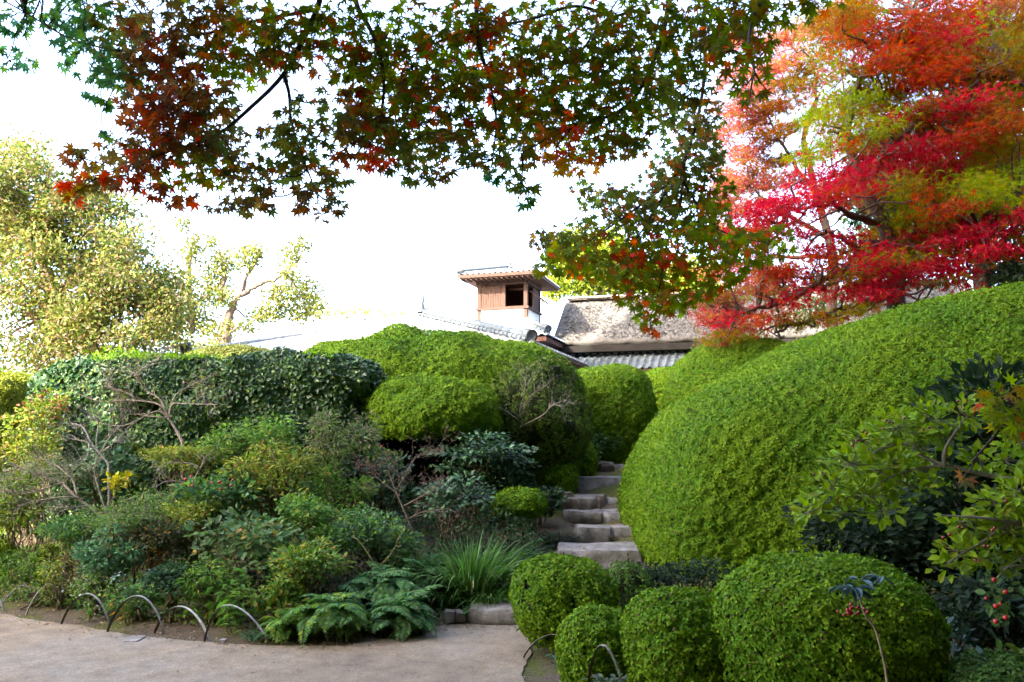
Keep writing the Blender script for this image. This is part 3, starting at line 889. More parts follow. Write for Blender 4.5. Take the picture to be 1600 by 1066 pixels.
# little cushions by the stair
az('small mushroom-shaped azalea above the clump of grass', [ball(766, 850, 761, 8.9, .72, ry=.28, ze=.35, low=.55, p=.9, seed=17)], 12000, .028, seed=17, name='azalea_cushion')
az('flat azalea cushion beside the long upper step', [ball(838, 902, 722, 10.9, .75, ry=.3, ze=.5, low=.6, seed=18)], 10000, .03, seed=18, name='azalea_cushion')
az('slim azalea pad just behind the flat cushion', [ball(858, 908, 710, 11.3, .9, ry=.25, ze=.6, low=.5, seed=19)], 10000, .03, seed=19, name='azalea_cushion')
az('small domed azalea near the top of the stair', [ball(890, 927, 691, 11.8, .95, ry=.2, ze=.5, low=.6, seed=20)], 10000, .03, seed=20, name='azalea_cushion')
az('tiny moss-green cushion nearest the hoops', [ball(62, 92, 877, 7.9, .1, ze=.5, low=.8, seed=21, lump=.01)], 16000, .02, [(1, (.07, .13, .01)), (1, (.10, .17, .012))], seed=21, name='moss_cushion')
az('tiny moss-green cushion above the other one', [ball(60, 96, 849, 8.1, .15, ze=.5, low=.8, seed=22, lump=.01)], 16000, .02, [(1, (.09, .13, .01)), (1, (.12, .17, .012))], seed=22, name='moss_cushion')
az('moss cushion cut off by the picture edge', [ball(-20, 28, 840, 8.1, .15, ze=.5, low=.8, seed=23, lump=.01)], 16000, .02, [(1, (.09, .13, .01)), (1, (.12, .17, .012))], seed=23, name='moss_cushion')

# dark camellia hedge
hg = mound_grid(-3.82, 10.35, .45, 2.2, .68, 2.09, rot=0.0, ze=.6, low=.9, p=.42, q=.5, na=70, nt=320, lump=.10, lfreq=.7, seed=24)
CAM = [(3, (.026, .066, .024)), (2, (.042, .095, .026)), (1, (.065, .13, .028)), (.5, (.11, .17, .03))]
hedge = shrub('camellia_hedge', 'long dark glossy hedge clipped square behind the bare twigs', 'hedge', [(hg, True)], 3300, .068, CAM, M_GLOSS, light=None, tm=LEAF4, wide=1.25, fine=.05, ff=2.2, depth=.09, inset=.13, seed=24, hole=-1.1, stand=.5)
m = MB()
n = 2600
sx = rng.uniform(-5.9, -2.2, n); k = noise(np.stack([sx, 0 * sx, 0 * sx], -1), .35, 90) > -.1; sx = sx[k]; n = len(sx)
P = np.stack([sx, rng.uniform(9.75, 10.9, n), 2.52 + rng.uniform(0, .16, n) * (.5 + .5 * noise(np.stack([sx, 0 * sx, 0 * sx], -1), .8, 91))], -1)
scatter(m, LEAF6, P, unit(rng.normal(size=(n, 3)) * .7 + np.array([0, -.3, .7])), unit(rng.normal(size=(n, 3)) * .5 + np.array([0, -.4, .8])), rng.uniform(.04, .075, n), mixcol([(1, (.13, .24, .02)), (1, (.17, .30, .02)), (.5, (.09, .17, .02))], n))
m.build('young_shoots', M_SOFT, hedge, kind='stuff')
# ------------------------------------------------------------------ plants on the bank
def gpt(px, py, Y):
    p = W(px, py, Y)
    return np.array([p[0], p[1], gz_(p[0], p[1])])

def ell_pts(n, c, r, shell=.5):
    """points in an ellipsoid, leaning towards its surface"""
    d = rdir(n)
    return c + d * r * (rng.uniform(0, 1, (n, 1)) ** (1 / (2 + 3 * shell)))

def leafy(name, label, cat, px, py, rx, ry, Y, n, L, pal, tm=LEAF6, mat=None, clumps=12, stems=5, stem_col=(.16, .12, .08), base=None, wide=1.0, group=None,
          up=.35, flat=.8, deep=.8, stem_r=.012, spread=.42, singles=0, leaf_name='leaf', out=.9):
    """an open shrub: stems, and leaves gathered in tufts about the ends of the twigs"""
    c = W(px, py, Y); k = Y / F_PX
    r = np.array([rx * k, rx * k * deep, ry * k])
    b = gpt(px, py, Y) if base is None else np.array(base, float)
    t = thing(name, label, cat, b, group)
    cc = ell_pts(clumps, c, r * .8, .6)
    sm = MB()
    for i, q in enumerate(cc):
        hub = b + (c - b) * rng.uniform(.25, .6) + rng.normal(size=3) * r * .12
        if i < stems: tube(sm, wiggle(b + rng.normal(size=3) * np.array([.04, .04, 0]), hub, 5, .06), stem_r, stem_r * .75, 5, stem_col)
        tube(sm, wiggle(hub, q, 4, .09), stem_r * .7, stem_r * .25, 3, stem_col)
    sm.build('stems', M_BARK, t, smooth=True)
    ci = rng.integers(0, clumps, n)
    off = rdir(n) * np.array([1, 1, flat]) * r * spread * rng.uniform(.15, 1, (n, 1)) ** .6
    P = cc[ci] + off
    D = unit(unit(off) * out + .55 * rdir(n) + np.array([0, 0, up - .35]))
    N = unit(.5 * rdir(n) + np.array([0, -.15, .8]) + .2 * unit(off))
    S = 1.2 * L * rng.uniform(.6, 1.2, n); C = mixcol(pal, n)
    C *= np.clip(1 + .18 * rng.normal(size=clumps), .6, 1.5)[ci][:, None]
    lm = mat or M_SOFT
    if tm is LEAF6 and Y > 7.5: tm = LEAF4; wide = wide * 1.25
    if singles:
        d = np.linalg.norm(P - np.array([0, 0, EYE]), axis=1) - 3.0 * S
        order = np.argsort(d); pick = order[:singles]; rest = order[singles:]
        single_leaves(t, tm, P[pick], D[pick], N[pick], S[pick], C[pick], lm, leaf_name, wide)
        P, D, N, S, C = P[rest], D[rest], N[rest], S[rest], C[rest]
    if len(P):
        m = MB(); scatter(m, tm, P, D, N, S, C, wide)
        m.build('foliage', lm, t, kind='stuff')
    return t

def single_leaves(parent, tm, P, D, N, S, C, mat, name='leaf', wide=1.0, variants=14):
    """leaves that can be told apart: one object each; alike colours share a mesh"""
    k = min(variants, len(P))
    cen = C[rng.choice(len(C), k, replace=False)]
    mes = []
    for c in cen:
        m = MB()
        v = tm[0] * np.array([wide, 1, 1]) + rng.normal(size=tm[0].shape) * .018
        m.add(v, tm[1], c); me = m.mesh(name); me.materials.append(mat); mes.append(me)
    which = ((C[:, None] - cen[None]) ** 2).sum(-1).argmin(1)
    R = frames(D, N)
    o0 = np.array(parent.location)
    for i in range(len(P)):
        o = link(name, mes[which[i]], parent)
        M = np.eye(4); M[:3, :3] = R[i] * S[i]; M[:3, 3] = P[i] - o0
        o.matrix_local = Matrix(M.tolist())

G1 = [(2, (0.068, 0.149, 0.027)), (2, (0.101, 0.203, 0.030)), (1, (0.149, 0.257, 0.041)), (.3, (0.230, 0.270, 0.041))]       # mid green
G2 = [(2, (0.047, 0.115, 0.047)), (2, (0.068, 0.149, 0.061)), (1, (0.101, 0.189, 0.081))]                           # blue green
G3 = [(2, (0.135, 0.203, 0.027)), (2, (0.203, 0.257, 0.034)), (1, (0.270, 0.270, 0.041)), (.4, (0.297, 0.176, 0.054))]       # yellow green
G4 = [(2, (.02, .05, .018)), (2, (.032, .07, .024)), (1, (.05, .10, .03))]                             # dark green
G5 = [(2, (0.121, 0.162, 0.068)), (1, (0.176, 0.189, 0.081)), (1, (0.230, 0.176, 0.121)), (.6, (0.095, 0.135, 0.054))]          # grey green with dry tips
PINK = [(2, (.17, .09, .09)), (1, (.22, .12, .10)), (1, (.10, .10, .06)), (.5, (.26, .07, .06))]

# low growth between the shrubs: nobody could count it
m = MB()
n = 50000
x = rng.uniform(-8.5, 1.0, n); y = np.interp(x, _bx, _by) + .12 + rng.uniform(0, 1, n) ** .8 * 3.9
q3 = np.stack([x, y, 0 * x], -1)
keep = (noise(q3, .9, 95) > -.75) & ~((x > .3) & (y > 8.0)) & ~((x > -.55) & (y < 7.75)) & in_view(np.stack([x, y, gz(x, y)], -1), .15)
x, y, q3 = x[keep], y[keep], q3[keep]; n = len(x)
hh = (.12 + .15 * (1 + noise(q3, .8, 96)) ) * np.clip((y - np.interp(x, _bx, _by)) / .8, .12, 1.3)
P = np.stack([x, y, gz(x, y) + hh * rng.uniform(.1, 1.2, n)], -1)
pick = noise(q3, .55, 97)
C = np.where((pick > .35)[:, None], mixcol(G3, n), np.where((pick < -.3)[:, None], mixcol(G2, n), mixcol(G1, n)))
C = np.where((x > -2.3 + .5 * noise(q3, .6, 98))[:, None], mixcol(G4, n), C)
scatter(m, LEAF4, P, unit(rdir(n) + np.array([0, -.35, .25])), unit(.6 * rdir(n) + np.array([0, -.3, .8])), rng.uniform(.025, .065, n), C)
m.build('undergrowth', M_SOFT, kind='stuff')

sh = 'leafy shrubs on the garden bank'
L_ = lambda *a, **k: leafy('shrub', a[0], 'shrub', *a[1:], group=sh, **k)
# back row, in front of the hedge
L_('sunlit yellow-green shrub under the clipped hedge at the picture edge', 45, 690, 60, 60, 9.2, 1500, .05, G3, clumps=16)
L_('reddish-tipped shrub at the far end of the dark hedge', 75, 640, 35, 35, 9.5, 600, .045, [(2, (.12, .17, .02)), (1, (.25, .1, .05))], clumps=10)
L_('grey-green airy shrub beneath the smaller bare tree', 60, 755, 85, 40, 8.5, 2600, .04, G5, LEAFN, clumps=20, wide=1.3)
L_('yellow-leaved sprig beside the mossy bare trunk', 183, 748, 22, 20, 8.4, 90, .06, [(2, (.32, .28, .02)), (1, (.22, .25, .02))], clumps=4)
L_('broad glossy shrub between the two bare trees', 160, 735, 40, 45, 8.9, 500, .075, G2, clumps=12, mat=M_GLOSS, wide=.9)
L_('spreading yellow-green shrub under the taller bare tree', 285, 715, 80, 28, 8.9, 2200, .042, G3, LEAFN, clumps=20, wide=1.4, flat=.45)
L_('fresh green shrub in front of the hedge middle', 395, 690, 75, 45, 8.9, 2000, .055, G1, LEAFN, clumps=20, wide=1.3)
L_('tall grey-tipped shrub at the near end of the hedge', 540, 690, 62, 62, 8.8, 1900, .055, G5 + [(2, (.10, .17, .03))], LEAFN, clumps=18, wide=1.1)
nand = dict(stem_r=.022, stem_col=(.14, .10, .06))
L_('yellow-green nandina on a leaning brown stem', 435, 735, 75, 50, 8.3, 2200, .05, G3, LEAFN, clumps=20, wide=1.3, flat=.5, **nand)
L_('dull green shrub on a dark stem near the hollow', 530, 760, 55, 45, 8.4, 1100, .05, G1, LEAFN, clumps=14, **nand)
# middle row
L_('green shrub with scarlet blossoms in the middle of the bank', 330, 775, 75, 42, 8.1, 2100, .058, G1 + G2, LEAF6, clumps=18, wide=.8)
L_('feathery grey-green shrub left of the dark hollow', 215, 800, 95, 40, 7.9, 4200, .036, G5 + G1, LEAFN, clumps=26, wide=1.3)
L_('pale sun-flecked shrub above the orange stems', 300, 805, 60, 30, 7.8, 1700, .036, G3, LEAFN, clumps=16, wide=1.4)
L_('round-leaved shrub leaning over the dark hollow', 395, 850, 95, 55, 7.3, 900, .066, [(2, (.07, .13, .045)), (2, (.10, .17, .05)), (.5, (.24, .2, .04))], LEAF6, clumps=20, wide=1.25, singles=160)
L_('bushy green shrub behind the fern bed', 490, 815, 70, 45, 7.7, 2300, .042, G1, LEAF6, clumps=18)
L_('dense small-leaved shrub between ferns and pink shrub', 590, 830, 70, 50, 7.6, 2500, .038, G1 + G2, LEAF6, clumps=20)
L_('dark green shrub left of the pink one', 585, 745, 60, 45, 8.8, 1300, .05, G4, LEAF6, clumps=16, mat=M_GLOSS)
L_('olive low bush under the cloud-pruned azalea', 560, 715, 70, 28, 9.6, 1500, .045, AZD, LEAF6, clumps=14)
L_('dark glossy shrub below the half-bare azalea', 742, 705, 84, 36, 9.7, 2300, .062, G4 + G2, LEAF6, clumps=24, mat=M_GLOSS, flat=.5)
L_('small glossy shrub right above the grass clump', 700, 770, 62, 36, 8.6, 1000, .055, G4 + G2, LEAF6, clumps=14, mat=M_GLOSS)
L_('deep green shrub against the upper stair', 800, 745, 42, 34, 10.2, 1300, .055, G4, LEAF6, clumps=16, mat=M_GLOSS)
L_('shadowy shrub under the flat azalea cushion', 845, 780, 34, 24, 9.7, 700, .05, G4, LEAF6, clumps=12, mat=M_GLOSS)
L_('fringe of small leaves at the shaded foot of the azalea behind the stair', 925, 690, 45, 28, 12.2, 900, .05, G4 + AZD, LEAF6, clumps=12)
# front row, behind the hoops
L_('bright fern-like plant at the picture edge', 20, 795, 50, 45, 8.2, 900, .075, [(2, (.13, .19, .02)), (1, (.2, .24, .03)), (1, (.08, .14, .02))], LEAFN, clumps=14, wide=1.0)
L_('blue-green low shrub between the moss cushions', 110, 835, 55, 35, 7.8, 1600, .045, G2 + G1, LEAFN, clumps=16)
L_('deep blue-green shrub next to the asters', 165, 868, 55, 40, 7.4, 1700, .042, G2, LEAF6, clumps=16)
L_('low leafy shrub at the picture edge behind the first hoops', 25, 890, 55, 35, 7.9, 1200, .045, G1, LEAFN, clumps=14)
L_('yellowish twiggy shrub below the moss cushions', 95, 900, 45, 38, 7.55, 1100, .034, G5 + G3, LEAFN, clumps=14)
L_('dark small-leaved shrub overhanging the hollow with orange stems', 235, 850, 60, 45, 7.6, 1800, .036, [(2, (.06, .07, .03)), (1, (.05, .08, .03)), (.4, (.22, .12, .02))], LEAF6, clumps=16, stem_col=(.45, .28, .12), stem_r=.014)
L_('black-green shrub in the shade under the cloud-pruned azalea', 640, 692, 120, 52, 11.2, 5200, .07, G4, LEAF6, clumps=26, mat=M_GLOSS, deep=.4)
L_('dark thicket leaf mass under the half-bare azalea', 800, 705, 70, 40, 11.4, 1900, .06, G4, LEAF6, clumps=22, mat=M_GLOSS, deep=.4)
L_('low mixed shrub before the bent shoot', 480, 880, 70, 40, 7.0, 1700, .042, G1 + G3, LEAF6, clumps=20)
L_('low dark leafy shrub behind the fifth hoop', 270, 915, 50, 32, 7.0, 900, .045, G4, LEAF6, clumps=14)
L_('small shrub with pale tips behind the third hoop', 150, 920, 36, 26, 7.25, 700, .036, G1 + G5, LEAF6, clumps=12)
L_('low green shrub between the last hoops and the round-leaved shrub', 335, 905, 50, 34, 6.95, 900, .05, G1, LEAFN, clumps=14)
L_('soft low shrub just behind the fourth hoop', 215, 930, 42, 24, 7.05, 700, .045, G1 + G2, LEAFN, clumps=12)
L_('narrow tuft of leaves behind the first whole hoop', 55, 930, 40, 22, 7.6, 600, .04, G1 + G5, LEAFN, clumps=12)
L_('leafy shrub filling the gap between weed and ferns', 440, 930, 46, 40, 6.8, 1100, .045, G1 + G3, LEAF6, clumps=16)
# red blossoms
def dots(name, parent_pts, n, r, col, t):
    """small round berries or blooms, one object each"""
    ico = MB()
    a = np.arange(6) / 6 * 2 * PI
    v = [(0, 0, -1)] + [(.9 * math.cos(q), .9 * math.sin(q), -.4) for q in a] + [(.9 * math.cos(q + .5), .9 * math.sin(q + .5), .4) for q in a] + [(0, 0, 1)]
    f = [[0, 1 + (i + 1) % 6, 1 + i] for i in range(6)] + [[1 + i, 1 + (i + 1) % 6, 7 + i] for i in range(6)] + [[1 + (i + 1) % 6, 7 + (i + 1) % 6, 7 + i] for i in range(6)] + [[7 + i, 7 + (i + 1) % 6, 13] for i in range(6)]
    ico.add(v, f, col); me = ico.mesh(name, smooth=True); me.materials.append(M_BERRY)
    for p in parent_pts[:n]:
        o = link(name, me, t); o.location = np.array(p) - np.array(t.location)
        s = r * random.uniform(.8, 1.2); o.scale = (s, s, s)
t = [o for o in COL.objects if o.get('label', '').startswith('green shrub with scarlet')][0]
dots('blossom', [W(330 + rng.normal() * 22, 752 + rng.normal() * 9, 7.75) for _ in range(9)], 9, .014, (.4, .03, .02), t)

# ferns: each frond its own piece
def frond(len_, pairs, droop, pal, up0=1.0, wide=.2):
    m = MB()
    s = np.linspace(0, 1, 14)
    line = np.stack([0 * s, len_ * (s * .85), len_ * (up0 * (s * .9) - droop * s ** 2)], -1)
    tube(m, line, .004, .0015, 3, (.12, .11, .04))
    t = np.linspace(.16, .99, pairs)
    pos = np.stack([np.interp(t, s, line[:, i]) for i in range(3)], -1)
    tan = unit(np.gradient(pos, axis=0))
    for sg in (-1, 1):
        D = unit(np.array([sg * 1.0, 0, -.12]) + tan * .45 + rng.normal(size=(pairs, 3)) * .08)
        N = unit(np.cross(np.array([sg * 1.0, 0, 0]), tan) * sg + np.array([0, 0, .2]))
        S = len_ * wide * np.sin(np.clip(t * 1.05, 0, 1) * PI * .88 + .32) ** .8 + .012
        scatter(m, LEAFN, pos, D, N, S, mixcol(pal, pairs, .1), 1.35)
    return m
def ferns(name, label, px, py, rx, Y, n, len_, pal, cat='fern', droop=.95, group=None, ry=.5, lift=0.0, up0=1.35):
    b = gpt(px, py, Y)
    t = thing(name, label, cat, b, group)
    mes = []
    for i in range(6):
        me = frond(len_ * random.uniform(.8, 1.15), 26, droop * random.uniform(.8, 1.2), pal, up0, .15).mesh('frond'); me.materials.append(M_SOFT); mes.append(me)
    R = rx * Y / F_PX
    for i in range(n):
        o = link('frond', mes[i % 6], t)
        a = random.uniform(0, 2 * PI); q = math.sqrt(random.random())
        x, yv = R * q * math.cos(a), R * ry * q * math.sin(a)
        o.location = (x, yv, gz_(b[0] + x, b[1] + yv) - b[2] + lift * (1 - q * q) - .01)
        o.rotation_euler = (random.uniform(-.25, .25), random.uniform(-.25, .25), math.atan2(-math.cos(a), math.sin(a)) + PI + random.uniform(-.8, .8))
        s = random.uniform(.75, 1.15); o.scale = (s, s, s)
    return t
FERN = [(2, (0.065, 0.156, 0.058)), (2, (0.098, 0.218, 0.072)), (1, (0.146, 0.281, 0.078))]
FERN2 = [(2, (0.081, 0.187, 0.026)), (2, (0.130, 0.250, 0.033)), (.5, (0.260, 0.312, 0.039))]
ferns('fern_clump', 'bluish fern clump arching over the sand next to the lowest slab', 625, 985, 55, 6.7, 85, .56, FERN, group='fern clumps')
ferns('fern_clump', 'broad mid-green fern clump spilling onto the path', 520, 1000, 75, 6.55, 110, .52, FERN2 + FERN, group='fern clumps', lift=.08)
ferns('fern_clump', 'low fresh-green ferns next to the lance-leaved weed', 452, 1000, 40, 6.5, 48, .42, FERN2, group='fern clumps')
ferns('fern_clump', 'upper bluish ferns behind the path-side clumps', 600, 930, 75, 7.1, 80, .58, FERN, group='fern clumps', lift=.1)
ferns('fern_clump', 'small single fern beside the edge of the lowest slab', 728, 955, 12, 7.15, 7, .22, FERN, group='fern clumps')
ferns('fern_clump', 'blue-green ferns between grass clump and round-leaved shrub', 660, 880, 45, 7.5, 44, .5, FERN, group='fern clumps', lift=.1)

# grasses
def grass(name, label, px, py, Y, n, len_, pal, spread=.12, droop=1.0, w=.008, lean=(0, 0)):
    b = gpt(px, py, Y)
    t = thing(name, label, 'grass', b, 'grass clumps')
    m = MB()
    k = 7
    s = np.linspace(0, 1, k)
    a = rng.uniform(0, 2 * PI, n); L = len_ * rng.uniform(.6, 1.15, n); o = rng.uniform(.25, 1.0, n); dr = droop * rng.uniform(.6, 1.3, n)
    d = np.stack([np.cos(a), np.sin(a), 0 * a], -1) * o[:, None] + np.array([lean[0], lean[1], 0])
    root = b + np.stack([np.cos(a) * spread * o, np.sin(a) * spread * o, 0 * a - .02], -1)
    P = root[:, None] + (d * L[:, None])[:, None] * (s * .75 + .1 * s ** 2)[None, :, None]
    P[..., 2] += L[:, None] * (s[None] * 1.16 - dr[:, None] * .62 * s[None] ** 2.2)
    side = unit(np.stack([-np.sin(a), np.cos(a), 0 * a], -1) + .4 * rng.normal(size=(n, 3)))
    ww = (w * (1 - s ** 2.2) + .0008)[None, :, None] * side[:, None]
    V = np.stack([P - ww, P + ww], 2).reshape(n, -1, 3)
    base = (np.arange(n) * 2 * k)[:, None]; j = np.arange(k - 1)[None] * 2
    Fq = np.stack([base + j, base + j + 1, base + j + 3, base + j + 2], -1).reshape(-1, 4)
    m.add(V.reshape(-1, 3), Fq, np.repeat(mixcol(pal, n), 2 * k, 0))
    m.build('blades', M_SOFT, t, kind='stuff')
    return t
GR = [(2, (0.052, 0.117, 0.023)), (2, (0.078, 0.169, 0.033)), (1, (0.117, 0.221, 0.065)), (.3, (0.260, 0.286, 0.130))]
grass('grass_clump', 'large arching grass clump left of the stair', 735, 885, 7.6, 800, .72, GR, .2, 1.05, .01)
grass('grass_clump', 'grass tuft drooping in the dark gap beside the large clump', 700, 905, 7.4, 160, .36, GR, .09, 1.3)
grass('grass_clump', 'smaller grass clump drooping over the lowest slab', 768, 925, 7.4, 420, .42, GR, .12, 1.25)
grass('grass_clump', 'fine bluish grass between stair and large clump', 835, 868, 8.3, 700, .30, [(2, (.03, .07, .05)), (1, (.05, .10, .07))], .28, 1.0, .004)
grass('grass_clump', 'fine dark grass patch behind the large clump', 800, 845, 8.6, 600, .34, [(2, (.025, .055, .035)), (1, (.04, .085, .05))], .25, 1.0, .004)
grass('grass_clump', 'brownish tussock with green top next to the fourth step', 872, 835, 9.3, 800, .24, [(1, (.10, .075, .05)), (1, (.05, .09, .06)), (1, (.06, .05, .035))], .16, 1.2, .005)
grass('grass_clump', 'small dry tuft growing in the joint of a step', 958, 842, 9.28, 90, .11, [(1, (.13, .10, .06)), (1, (.07, .07, .04))], .04, 1.0, .004)
grass('grass_clump', 'grassy tuft right of the upper ferns', 660, 862, 7.8, 240, .42, GR, .12, 1.1)

# weeds with lance-shaped leaves behind the last hoops
def weed(label, px, py, rx, Y, stems, h, L, pal, group='tall weeds at the path edge', singles=True):
    b = gpt(px, py, Y)
    t = thing('weed', label, 'weed', b, group)
    sm = MB(); Ps, Ds, Ns, Ss = [], [], [], []
    for i in range(stems):
        r0 = b + np.array([rng.normal() * rx * .5, rng.normal() * rx * .3, 0]); r0[2] = gz_(r0[0], r0[1])
        tip = r0 + np.array([rng.normal() * .10, rng.normal() * .08 - .05, h * rng.uniform(.6, 1.1)])
        ln = wiggle(r0, tip, 5, .04); tube(sm, ln, .004, .002, 4, (.10, .13, .04))
        k = 9
        for j in range(k):
            p = ln[int((.25 + .75 * j / (k - 1)) * (len(ln) - 1))]
            a = j * 2.4 + i
            Ps.append(p); Ds.append([math.cos(a), math.sin(a), .15 - .45 * rng.uniform()]); Ns.append([.2 * rng.normal(), .2 * rng.normal() - .1, 1]); Ss.append(L * rng.uniform(.6, 1.1))
    sm.build('stems', M_SOFT, t)
    Ps, Ds, Ns, Ss = map(np.array, (Ps, Ds, Ns, Ss))
    single_leaves(t, (LEAF6[0] * np.array([.55, 1, 1.6]), LEAF6[1]), Ps, unit(Ds), unit(Ns), Ss, mixcol(pal, len(Ps)), M_SOFT)
    return t
weed('leafy weed with lance-shaped leaves behind the last bamboo hoop', 365, 985, .26, 6.75, 15, .44, .12, G1)
weed('second patch of lance-leaved weed right behind the first', 320, 955, .2, 7.0, 9, .36, .11, G1)
weed('low weed sprouting at the fern bed edge', 405, 1000, .1, 6.45, 4, .16, .08, G2)
weed('yellowing weed with a dry orange head beside the fourth hoop', 200, 955, .05, 7.0, 4, .26, .07, [(1, (.2, .2, .03)), (1, (.35, .18, .02))])
# asters
def aster(label, px, py, Y, n, h):
    b = gpt(px, py, Y)
    t = thing('aster', label, 'flower', b, 'pale asters by the hoops')
    sm = MB(); fo = MB()
    fl = MB()
    a = np.arange(10) / 10 * 2 * PI
    v = [(0, 0, 0)]; f = []
    for i, q in enumerate(a):
        v += [(.35 * math.cos(q - .2), .35 * math.sin(q - .2), .05), (math.cos(q), math.sin(q), .16), (.35 * math.cos(q + .2), .35 * math.sin(q + .2), .05)]
        f.append([0, 1 + 3 * i, 2 + 3 * i, 3 + 3 * i])
    fl.add(v, f, (.72, .70, .80)); fm = fl.mesh('bloom'); fm.materials.append(M_PETAL)
    for i in range(n):
        tip = b + np.array([rng.normal() * .13, rng.normal() * .08, h * rng.uniform(.55, 1.1)])
        ln = wiggle(b + np.array([rng.normal() * .05, 0, 0]), tip, 5, .06); tube(sm, ln, .003, .0015, 4, (.12, .14, .05))
        P = ln[2:-1]; k = len(P)
        scatter(fo, LEAFN, P, unit(rdir(k) + np.array([0, 0, .2])), unit(rdir(k) + np.array([0, 0, 1.])), .06, mixcol(G1, k))
        for j in range(3):
            o = link('bloom', fm, t)
            o.location = tip - b + rng.normal(size=3) * .02
            o.rotation_euler = (random.uniform(.2, 1.0), random.uniform(-.5, .5), random.uniform(0, 6))
            s = random.uniform(.011, .017); o.scale = (s, s, s)
    sm.build('stems', M_SOFT, t); fo.build('foliage', M_SOFT, t, kind='stuff')
aster('pale lilac asters nodding above the third hoop', 175, 950, 7.1, 9, .36)
aster('greyish faded asters behind the second hoop', 108, 945, 7.5, 9, .34)
aster('few white asters low beside the third hoop foot', 130, 945, 7.1, 4, .2)

# ------------------------------------------------------------------ bare pale-branched shrubs
def from_px(lst): return [W(a, b, c) for a, b, c in lst]
def bare(label, limbs, r0, col, twigs=5, tw_len=.22, base=None, leaf=None, name='bare_shrub', cat='shrub', fan=.5):
    """a shrub of crooked pale branches; every limb is a list of (px, py, depth)"""
    p0 = np.array(from_px(limbs[0])[0])
    b = np.array([p0[0], p0[1], gz_(p0[0], p0[1])])
    t = thing(name, label, cat, b)
    trunk = MB(); tube(trunk, smooth_line([b, (b + p0) / 2 + rng.normal(size=3) * .02, p0], 4), r0 * 1.25, r0, 7, col, .06)
    trunk.build('trunk', M_BARK, t, smooth=True)
    tws = MB(); tips = []
    for i, lb in enumerate(limbs):
        q = np.array(from_px(lb)); q[1:-1] += rng.normal(size=q[1:-1].shape) * .02
        ln = smooth_line(q, 5)
        bm_ = MB(); tube(bm_, ln, r0 * (1 if i == 0 else .62), r0 * .22, 6, np.array(col) * rng.uniform(.9, 1.15), .08)
        bm_.build('branch', M_BARK, t, smooth=True)
        for j in range(twigs):
            k = rng.integers(len(ln) // 3, len(ln)); s = ln[k]
            d = unit(unit(ln[min(k + 1, len(ln) - 1)] - ln[max(k - 1, 0)]) * .8 + rdir(1)[0] * fan * 1.6 + np.array([0, 0, .35]))
            e = s + d * tw_len * rng.uniform(.5, 1.2)
            l2 = wiggle(s, e, 4, .10); tube(tws, l2, r0 * .22, r0 * .08, 4, col)
            for _ in range(3):
                s2 = l2[rng.integers(3, len(l2))]; e2 = s2 + unit(d + rdir(1)[0] * .9) * tw_len * rng.uniform(.3, .7)
                tube(tws, wiggle(s2, e2, 3, .1), r0 * .11, r0 * .05, 3, col); tips.append(e2)
    tws.build('twigs', M_BARK, t, smooth=True, kind='stuff')
    if leaf:
        n, L, pal, tm = leaf
        tips = np.array(tips); k = rng.integers(0, len(tips), n)
        P = tips[k] + rng.normal(size=(n, 3)) * .035
        m = MB(); scatter(m, tm, P, rdir(n) + np.array([0, 0, .2]), rdir(n) * .6 + np.array([0, 0, 1.]), L * rng.uniform(.6, 1.2, n), mixcol(pal, n))
        m.build('foliage', M_SOFT, t, kind='stuff')
    return t
PALE = (.27, .235, .20)
bare('taller bare shrub with pale crooked branches against the hedge', [
    [(285, 690, 9.1), (265, 655, 9.1), (240, 645, 9.05), (195, 655, 9.0), (150, 660, 8.95)],
    [(265, 655, 9.1), (245, 632, 9.1), (205, 628, 9.1), (160, 625, 9.05), (120, 615, 9.0)],
    [(205, 627, 9.1), (203, 612, 9.1), (180, 606, 9.1), (165, 600, 9.1)],
    [(262, 650, 9.1), (248, 625, 9.15), (225, 605, 9.15), (210, 588, 9.15), (195, 578, 9.15)],
    [(210, 588, 9.15), (222, 578, 9.1), (232, 572, 9.1)],
    [(265, 650, 9.1), (268, 635, 9.0), (280, 630, 9.0), (310, 628, 8.95), (340, 632, 8.9)],
    [(262, 648, 9.1), (275, 620, 9.2), (290, 605, 9.2), (315, 595, 9.2)],
    [(268, 652, 9.1), (250, 655, 9.0), (215, 648, 8.95), (200, 638, 8.9)]], .017, PALE, 9, .26, leaf=(900, .035, G3 + PINK, LEAFN))
bare('smaller bare shrub with bluish-grey twigs over a dark hollow', [
    [(170, 725, 8.7), (150, 698, 8.7), (138, 690, 8.7), (110, 680, 8.65), (88, 678, 8.6)],
    [(142, 692, 8.7), (125, 672, 8.75), (105, 665, 8.75), (92, 662, 8.7)],
    [(150, 698, 8.7), (155, 675, 8.7), (150, 660, 8.7), (143, 650, 8.7)],
    [(158, 706, 8.7), (170, 690, 8.65), (180, 675, 8.6), (190, 662, 8.6)],
    [(160, 705, 8.7), (178, 698, 8.6), (188, 684, 8.55)],
    [(140, 692, 8.7), (138, 712, 8.65), (120, 720, 8.6)]], .014, (.26, .25, .25), 9, .2, leaf=(150, .03, G5, LEAFN))
bare('sprawling bare shrub with lichen-covered limbs at the picture edge', [
    [(150, 800, 8.0), (120, 772, 8.0), (95, 755, 8.0), (50, 735, 7.9), (10, 720, 7.85)],
    [(120, 772, 8.0), (110, 745, 8.05), (90, 730, 8.1), (60, 715, 8.1)],
    [(130, 780, 8.0), (100, 775, 7.9), (60, 778, 7.85), (30, 790, 7.8)],
    [(140, 790, 8.0), (110, 790, 7.8), (75, 792, 7.8)],
    [(95, 755, 8.0), (40, 770, 7.9), (0, 760, 7.85)],
    [(165, 800, 8.1), (150, 745, 8.15), (150, 720, 8.2)]], .015, (.25, .22, .18), 9, .24, leaf=(700, .035, G5, LEAFN))
